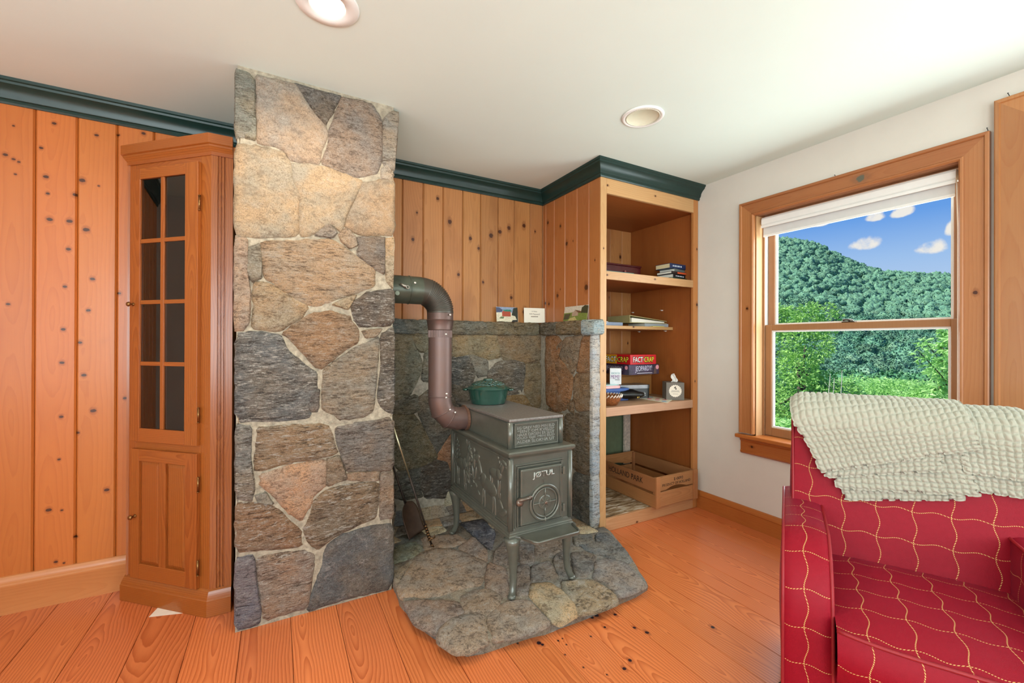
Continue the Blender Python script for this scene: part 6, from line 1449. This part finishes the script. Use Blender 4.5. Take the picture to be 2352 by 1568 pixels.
def patch(corners, off, seed, top_amp=.0095, rows=None):
    """corners TL TR BR BL in (x, s); a quilted sheet following the chair back"""
    TL, TR, BRr, BL = corners
    w = .5 * (abs(TR[0] - TL[0]) + abs(BRr[0] - BL[0])); h = .5 * (abs(BL[1] - TL[1]) + abs(BRr[1] - TR[1]))
    ca, cb = .0165, .0150; na, nb = max(2, int(w / ca)), max(2, int(h / cb)); nu, nv = na * 8, nb * 8; ph = seed * .37
    def f(u_, v_):
        xt = TL[0] + (TR[0] - TL[0]) * u_; xb = BL[0] + (BRr[0] - BL[0]) * u_; st = TL[1] + (TR[1] - TL[1]) * u_; sb = BL[1] + (BRr[1] - BL[1]) * u_
        x = xt + (xb - xt) * v_; s_ = st + (sb - st) * v_
        if seed == 6: x -= .040 * math.exp(-((s_ - .07) / .10) ** 2) * (1 - u_) ** 2
        a = u_ * na + .07 * math.sin(v_ * nb * PI + ph) + .10 * mnoise.noise(Vector((u_ * 6, v_ * 6, seed))); c = v_ * nb + .07 * math.sin(u_ * na * PI + ph) + .10 * mnoise.noise(Vector((u_ * 6, v_ * 6, seed + 9)))
        sa_, sc_ = abs(math.sin(PI * a)), abs(math.sin(PI * c)); pil_ = min(1, 2.3 * sa_) * min(1, 2.3 * sc_) * (.74 + .26 * sa_ * sc_)
        wr = .005 * mnoise.noise(Vector((x * 7, s_ * 4, seed))) + .0025 * mnoise.noise(Vector((x * 22, s_ * 12, seed + 4)))
        y, z, ny, nz = bprof(s_)
        o = off + top_amp * pil_ + wr + .004
        e = max(0, abs(x) - HB + .045) / .045; z -= (.022 * min(e, 1.3) ** 2) * math.exp(-(s_ / .16) ** 2)
        bulge = .012 * math.exp(-((s_ - .05) / .12) ** 2)
        return (x, y + ny * (o + bulge * .4), z + nz * (o + bulge * .3))
    m = MB(); m.grid(f, nu, nv); ob = m.obj('blanket_fold', waffle, thr, local=True, smooth=True, fix=False)
    so = ob.modifiers.new('solid', 'SOLIDIFY'); so.thickness = .006; so.offset = -1; so.use_rim_only = True
    return ob
def C(p): return xs_at(p)
xl = -HB - .012
patch([(xl + .110, .04), (.10, .04), C((2212, 1146)), C((1942, 1146))], .016, 1)
patch([(xl + .100, .02), (.11, .02), C((2246, 1136)), C((1922, 1118))], .025, 2)
patch([(xl + .085, .02), (.08, .02), C((2160, 1078)), C((1896, 1094))], .034, 3)
patch([(.09, .00), (HB + .004, .00), C((2420, 1152)), C((2216, 1122))], .020, 4)
patch([(.10, -.075), (HB + .012, -.075), C((2420, 1112)), C((2214, 1082))], .030, 5)
patch([(-HB + .012, -.060), (.13, -.075), C((2240, 1028)), C((1884, 1082))], .044, 6)

patch([(-HB + .02, -.075), (HB - .02, -.075), (HB - .06, -.30), (-HB + .05, -.28)], .034, 7)      # hangs down behind

# ---- rug under the chair
rg = MB().box(1.30, 2.45, -.75, .832, .0005, .010).obj('rug', plain('rug_dark', '#4d4038', .95, var=.4, scale=60, bmp=.8, bscale=400), bevel=.003)
tag(rg, 'dark brown rug under the red armchair, only its corner showing', 'rug')
# ================================================================== outside: wooded hill beyond the window
rng = np.random.default_rng(11)
def az_dir(pxx): d = px((pxx, 784)); d.z = 0; return d.normalized()
def hill_z(x, y):                             # ground height of the valley and hill
    r = math.hypot(x, y); az = math.atan2(x, y)
    a0, a1 = 1.075, 1.312                      # azimuths of the left and right edge of the view
    t_ = (az - a0) / (a1 - a0)
    top = 96 - 52 * max(-.6, min(1.7, t_)) + 5 * math.sin(t_ * 7 + .6)
    base = -2.2 - .105 * max(0, r - 4) if r < 70 else -9.1 - .06 * (min(r, 130) - 70)
    if r < 130: return base
    k = min(1, (r - 130) / 390); k2 = k * k * (3 - 2 * k) * .35 + k * .65
    return -12.7 + (top + 12.7) * k2 + 3 * math.sin(x * .031) * k
leafd = plain('grass_field', (.10, .22, .05, 1), .9, var=.4, scale=.6)
g = MB(); azs = np.linspace(.55, 1.95, 46); rs = [3.6, 8, 14, 22, 34, 50, 70, 100, 130, 160, 200, 240, 290, 340, 400, 460, 520, 560, 640]
vs = []
for r in rs:
    for a in azs:
        x, y = r * math.sin(a), r * math.cos(a); x = max(x, 2.95) ; vs.append((x, y, hill_z(x, y) if r < 530 else hill_z(520 * math.sin(a), 520 * math.cos(a)) - (r - 520) * .5))
na = len(azs); fs = [(i * na + j, i * na + j + 1, (i + 1) * na + j + 1, (i + 1) * na + j) for i in range(len(rs) - 1) for j in range(na - 1)]
gr = g.add(vs, fs).obj('ground', leafd, smooth=True); tag(gr, 'grassy ground and hillside outside the window', kind='structure')

def leaf_mat(name, c1, c2, c3, scale=1.2, trans=True, rough=.6):
    m, t, b = mat_new(name)
    oi = t.new('ShaderNodeObjectInfo'); tc = t.new('ShaderNodeTexCoord').outputs['Object']; geo = t.new('ShaderNodeNewGeometry')
    n1 = t.noise(tc, scale, 4, .7); n2 = t.noise(tc, scale * 5, 3, .7)
    f = t.math('ADD', t.math('MULTIPLY', n1, .6), t.math('MULTIPLY', n2, .4))
    col = t.ramp(f, [(.34, c1), (.5, c2), (.66, c3)])
    v = t.math('ADD', .85, t.math('MULTIPLY', oi.outputs['Random'], .55)); v = t.math('MULTIPLY', v, t.math('ADD', .45, t.math('MULTIPLY', t.noise(tc, .11, 3, .6), 1.3))); h = t.math('ADD', .88, t.math('MULTIPLY', t.math('FRACT', t.math('MULTIPLY', oi.outputs['Random'], 17.3)), .3))
    col = t.mix(1.0, col, t.comb(t.math('MULTIPLY', v, h), v, v), 'MULTIPLY')
    t.l.new(col, b.inputs['Base Color']); b.inputs['Roughness'].default_value = rough; b.inputs['Specular IOR Level'].default_value = .15
    if trans: bump(t, b, f, 1.0, 1.2)
    return m
hillleaf = leaf_mat('hill_foliage', (.035, .095, .070, 1), (.085, .20, .125, 1), (.21, .37, .21, 1), 1.6, False)  # bluish haze of distance is mixed into these leaf colours
midleaf = leaf_mat('valley_foliage', (.030, .095, .050, 1), (.085, .22, .095, 1), (.22, .42, .17, 1), 1.8, False)
def crown_mesh(seed, sub, lumps):
    bm = bmesh.new(); bmesh.ops.create_icosphere(bm, subdivisions=sub, radius=1)
    r_ = random.Random(seed); L = []
    for _ in range(lumps):
        d = Vector((r_.gauss(0, 1), r_.gauss(0, 1), abs(r_.gauss(0, .8)) - .2)).normalized(); L.append((d, r_.uniform(.26, .42)))
    for v in bm.verts:
        d = v.co.normalized(); k = max([math.exp(-((d - c).length / w) ** 2) for c, w in L])
        s_ = .62 + .44 * k + .14 * mnoise.noise(d * 4 + Vector((seed, 0, 0))) + .12 * mnoise.noise(d * 9 + Vector((0, seed, 0)))
        v.co = Vector((d.x * s_, d.y * s_, max(-.55, d.z) * s_ * .95))
    me = bpy.data.meshes.new('tree_crown'); bm.to_mesh(me); bm.free()
    for p in me.polygons: p.use_smooth = True
    return me
def leafy_crown(seed, n=2600, sub=3, lo=.065, hi=.12, core=.95):                # lumpy crown: dark core under many leaf sprays
    me = crown_mesh(seed, sub, 14); g_ = np.random.default_rng(seed); vs = [v.co * core for v in me.vertices]; fs = [tuple(p.vertices) for p in me.polygons]; pol = [(p.center.copy(), p.normal.copy()) for p in me.polygons]
    bpy.data.meshes.remove(me)
    for k in range(n):
        c, nn = pol[int(g_.integers(len(pol)))]; p = c * g_.uniform(.92, 1.07) + Vector((g_.normal(), g_.normal(), g_.normal())) * .02
        d = (nn * .5 + Vector((g_.normal(), g_.normal(), g_.normal() - .4)) * .8).normalized(); w = d.cross(nn + Vector((g_.normal(), g_.normal(), g_.normal())) * .5).normalized(); L = g_.uniform(lo, hi); o_ = len(vs)
        vs += [p - d * L * .5, p + w * L * .42, p + d * L * .5, p - w * L * .42]; fs.append((o_, o_ + 1, o_ + 2, o_ + 3))
    m_ = bpy.data.meshes.new('tree_crown'); m_.from_pydata([tuple(v) for v in vs], [], fs)
    return m_
CM = []
for k in range(5):
    me = leafy_crown(k + 1); me.materials.append(hillleaf); CM.append(me)
CM2 = []
for k in range(4):
    me = leafy_crown(k + 20, 4200, 3, .05, .10); me.materials.append(midleaf); CM2.append(me)
trunk_m = plain('bark', '#4a4036', .9, var=.3)
tk = MB().tube([(0, 0, -1.6), (.02, 0, -.8), (0, 0, .2)], [.10, .08, .05], 8).mesh('trunk'); tk.materials.append(trunk_m)
# jittered rows of tree positions on the hill
spots = []
r = 62
while r < 535:
    sp_ = 4.3 + r * .0055 if r > 120 else 4.4
    n = int((1.46 - .92) * r / sp_); off = rng.uniform(0, 1)
    for k in range(n):
        a = .92 + (1.46 - .92) * (k + off + rng.uniform(-.3, .3)) / n; rr_ = r + rng.uniform(-.35, .35) * sp_
        x, y = rr_ * math.sin(a), rr_ * math.cos(a); inview = 1.055 < a < 1.325
        spots.append((rr_, x, y, inview, sp_))
    r += sp_ * (.92 if r < 120 else .98)
view = sorted([s for s in spots if s[3]]); ind = view[:300]; keep = set(id(s) for s in ind)
r_ = random.Random(5)
def place_tree(k, rr_, x, y, sp_):
    far = rr_ > 120; cr_ = sp_ * r_.uniform(.60, .86); z = hill_z(x, y) + cr_ * (.75 if far else .9)
    e = thing('forest_tree', 'round leafy tree among many like it on the wooded hillside' if far else 'dense green tree in the valley wood below the hill', 'tree', (x, y, z), r_.uniform(0, 6.28), 'trees on the hillside' if far else 'trees in the valley wood')
    e.scale = (cr_, cr_ * r_.uniform(.85, 1.1), cr_ * r_.uniform(.85, 1.25))
    c = bpy.data.objects.new('crown', (CM if far else CM2)[k % (5 if far else 4)]); COL.objects.link(c); c.parent = e
    w = bpy.data.objects.new('trunk', tk); COL.objects.link(w); w.parent = e
for k, (rr_, x, y, iv, sp_) in enumerate(ind): place_tree(k, rr_, x, y, sp_)
# the farther ones are beyond counting: one object
low = [leafy_crown(k + 40, 240, 3, .12, .20, .98) for k in range(3)] + [leafy_crown(k + 50, 160, 1, .2, .3) for k in range(3)]; arrs = []
for me in low:
    v = np.empty(len(me.vertices) * 3, np.float32); me.vertices.foreach_get('co', v); me.calc_loop_triangles(); f = np.empty(len(me.loop_triangles) * 3, np.int32); me.loop_triangles.foreach_get('vertices', f); arrs.append((v.reshape(-1, 3), f.reshape(-1, 3)))
    bpy.data.meshes.remove(me)
VV = []; FF = []; o_ = 0
for k, s in enumerate(spots):
    if id(s) in keep: continue
    rr_, x, y, iv, sp_ = s; v, f = arrs[k % 3 + (0 if iv else 3)]; cr_ = sp_ * r_.uniform(.60, .86); a = r_.uniform(0, 6.28); z = hill_z(x, y) + cr_ * .75
    ca, sa = math.cos(a), math.sin(a); w = v * np.array([cr_, cr_, cr_ * r_.uniform(.85, 1.25)], np.float32)
    q_ = np.stack([w[:, 0] * ca - w[:, 1] * sa + x, w[:, 0] * sa + w[:, 1] * ca + y, w[:, 2] + z], 1); VV.append(q_); FF.append(f + o_); o_ += len(v)
VV = np.concatenate(VV); FF = np.concatenate(FF)
me = bpy.data.meshes.new('hillside_forest'); me.vertices.add(len(VV)); me.vertices.foreach_set('co', VV.ravel()); me.loops.add(len(FF) * 3); me.loops.foreach_set('vertex_index', FF.ravel()); me.polygons.add(len(FF))
me.polygons.foreach_set('loop_start', np.arange(0, len(FF) * 3, 3)); me.polygons.foreach_set('loop_total', np.full(len(FF), 3)); me.update(); me.validate()
me.materials.append(hillleaf); ff = bpy.data.objects.new('hillside_forest', me); COL.objects.link(ff); tag(ff, 'far continuous forest canopy covering the upper hillside', 'forest', kind='stuff')

# ---- leafy trees and shrubs near the house
def leaves(center_fn, n, size, seed, squash=.5):
    """n small curved leaves; center_fn(rng) -> (point, outward)"""
    g_ = np.random.default_rng(seed); vs = []; fs = []
    for k in range(n):
        p, out = center_fn(g_); d = Vector((g_.normal(), g_.normal(), g_.normal() * .5 - .2)) + Vector(out) * .6; d.normalize()
        w = d.cross(Vector((g_.normal(), g_.normal(), g_.normal() + .8))); w.normalize(); L = size * g_.uniform(.6, 1.3); up_ = w.cross(d)
        a = Vector(p); o_ = len(vs)
        vs += [a, a + d * L * .5 + w * L * squash * .5 + up_ * L * .06, a + d * L - up_ * L * .1, a + d * L * .5 - w * L * squash * .5 + up_ * L * .06]
        fs.append((o_, o_ + 1, o_ + 2, o_ + 3))
    return vs, fs
def leafobj(name, vs, fs, mat, par):
    o = MB().add(vs, fs).obj(name, mat, par, fix=False); o['kind'] = 'stuff'; return o
def near_leaf(name, c1, c2, sc=1.5):
    m, t, b = mat_new(name); tc = t.new('ShaderNodeTexCoord').outputs['Object']; n = t.noise(tc, sc, 4, .7)
    t.l.new(t.ramp(n, [(.35, c1), (.65, c2)]), b.inputs['Base Color']); b.inputs['Roughness'].default_value = .5
    tr = t.new('ShaderNodeBsdfTranslucent'); t.l.new(t.ramp(n, [(.35, c1), (.65, c2)]), tr.inputs[0]); mx = t.new('ShaderNodeMixShader'); mx.inputs[0].default_value = .4
    o = [n_ for n_ in t.n if n_.type == 'OUTPUT_MATERIAL'][0]; t.l.new(b.outputs[0], mx.inputs[1]); t.l.new(tr.outputs[0], mx.inputs[2]); t.l.new(mx.outputs[0], o.inputs[0]); return m
lf1 = near_leaf('leaf_fresh', (.13, .34, .07, 1), (.46, .72, .20, 1)); lf2 = near_leaf('leaf_light', (.24, .50, .13, 1), (.50, .78, .30, 1)); lf3 = near_leaf('leaf_shade', (.035, .12, .05, 1), (.14, .32, .13, 1))
def at_dist(p, dist): d = px(p); d2 = math.hypot(d.x, d.y); return CP + d * (dist / d2)
# leafy tree on the left of the view
c = at_dist((1840, 860), 17.0); gz_ = hill_z(c.x, c.y)
lt = thing('leafy_tree', 'bushy bright green tree filling the left of the window view', 'tree', (c.x, c.y, gz_))
MB().tube([(c.x, c.y, gz_ - .2), (c.x + .1, c.y, gz_ + 1.2), (c.x, c.y + .1, c.z + .5)], [.16, .12, .05], 8).obj('trunk', trunk_m, lt, smooth=True)
rr2 = random.Random(9); blobs = []
for k in range(34):
    a = rr2.uniform(0, 6.28); h = rr2.uniform(-1, 1); rad_ = 1.75 * math.sqrt(max(.05, 1 - h * h * .8)); q_ = rr2.uniform(.45, 1.0)
    blobs.append((Vector((c.x + math.cos(a) * rad_ * q_, c.y + math.sin(a) * rad_ * q_, c.z - .35 + h * 2.35)), rr2.uniform(.4, .75)))
for k in range(6): q_ = blobs[k * 5][0]; MB().tube([(c.x, c.y, c.z - 1), ((c.x + q_.x) / 2, (c.y + q_.y) / 2, (c.z - .6 + q_.z) / 2), tuple(q_)], [.06, .04, .015], 6).obj('branch', trunk_m, lt, smooth=True)
def cf(g_):
    bl_, r0 = blobs[int(g_.integers(len(blobs)))]; d = Vector((g_.normal(), g_.normal(), g_.normal())).normalized(); return bl_ + d * r0 * (g_.uniform(.5, 1) ** .5), d
vs, fs = leaves(cf, 15000, .13, 3); leafobj('foliage', vs, fs, lf1, lt)
# shrubs
for k, (p, dist, rx, rz, lab, mt_, sd_) in enumerate((((1985, 890), 24, 1.9, .8, 'pale green shrub low in the middle of the window view', lf2, 31), ((2075, 895), 21, 1.6, .75, 'pale green shrub right of the middle shrub in the window view', lf2, 32), ((1930, 905), 19, .95, .7, 'pale green shrub at the foot of the leafy tree', lf2, 33), ((1815, 985), 11, .8, .5, 'light green weeds under the leafy tree at the lower left of the view', lf2, 34), ((2150, 915), 19, 1.0, .8, 'pale green shrub at the right end of the shrub row', lf2, 35))):
    c = at_dist(p, dist); gz_ = hill_z(c.x, c.y); sh_ = thing('garden_shrub', lab, 'shrub', (c.x, c.y, gz_), group='shrubs outside the window')
    hgt = max(.3, c.z - gz_)
    MB().tube([(c.x, c.y, gz_ - .1), (c.x + .05, c.y, gz_ + hgt * .5), (c.x, c.y + .05, c.z)], [.05, .035, .015], 6).obj('stem', trunk_m, sh_, smooth=True)
    def cs(g_, c=c, rx=rx, rz=rz, gz_=gz_):
        d = Vector((g_.normal(), g_.normal(), g_.normal())).normalized(); q_ = g_.uniform(.55, 1) ** .5; L = .85 + .25 * mnoise.noise(d * 2.5 + c)
        return Vector((c.x + d.x * rx * q_ * L, c.y + d.y * rx * q_ * L, max(gz_, c.z - .25 + d.z * max(rz, (c.z - gz_)) * q_ * L if d.z < 0 else c.z - .25 + d.z * rz * q_ * L))), d
    vs, fs = leaves(cs, 4200, .12, sd_); leafobj('foliage', vs, fs, mt_, sh_)
# arching branches of a sapling at the right of the view
c = at_dist((2215, 900), 9.0); gz_ = hill_z(c.x, c.y)
sa_ = thing('sapling', 'slender sapling with arching light green leaves at the right of the view', 'tree', (c.x, c.y, gz_))
tips = [(2112, 808), (2118, 775), (2140, 850), (2128, 905), (2150, 790), (2160, 830), (2135, 930), (2165, 760), (2170, 880), (2190, 840), (2200, 770), (2230, 820), (2150, 900)]
MB().tube([(c.x, c.y, gz_ - .1), (c.x + .05, c.y, c.z), (c.x, c.y + .06, c.z + 1.3)], [.035, .028, .01], 8).obj('trunk', trunk_m, sa_, smooth=True)
segs = []
for k, p in enumerate(tips):
    q_ = at_dist(p, 9.0 + .35 * ((k * 7) % 5 - 2)); b0 = Vector((c.x, c.y, c.z - .4 + .13 * k)); mid = (b0 + q_) / 2 + Vector((0, 0, .14)); P = [b0, b0.lerp(mid, .6), mid, mid.lerp(q_, .6), q_]
    MB().tube(P, [.012, .010, .008, .006, .003], 6).obj('branch', trunk_m, sa_, smooth=True); segs.append(P)
def cb_(g_):
    P = segs[int(g_.integers(len(segs)))]; t_ = g_.uniform(.25, 1) * 4; i = min(3, int(t_)); q_ = P[i].lerp(P[i + 1], t_ - i); return q_ + Vector((g_.normal(), g_.normal(), g_.normal())) * .035, (0, 0, -.3)
vs, fs = leaves(cb_, 1500, .10, 6, .42); leafobj('foliage', vs, fs, lf2, sa_)
# bare grey stalks
for k, (pa, pb, lab) in enumerate((((1903, 905), (1907, 858), 'thin bare grey stalk left of its taller neighbour outside the window'), ((1914, 905), (1916, 868), 'short bare grey stalk between the shrubs outside the window'), ((1932, 900), (1934, 850), 'tall bare grey stalk nearest the middle shrub outside the window'))):
    a, b_ = at_dist(pa, 10.5), at_dist(pb, 10.5); g0 = Vector((a.x, a.y, hill_z(a.x, a.y)))
    s_ = MB().tube([g0, a, a.lerp(b_, .6) + Vector((.01, 0, 0)), b_], [.012, .009, .007, .003], 6).tube([a.lerp(b_, .3), a.lerp(b_, .5) + Vector((-.06, .05, .03))], [.005, .002], 5).obj('bare_stalk', plain('grey_stalk', '#b9b4a4', .8), smooth=True); tag(s_, lab, 'stalk', 'bare stalks outside')
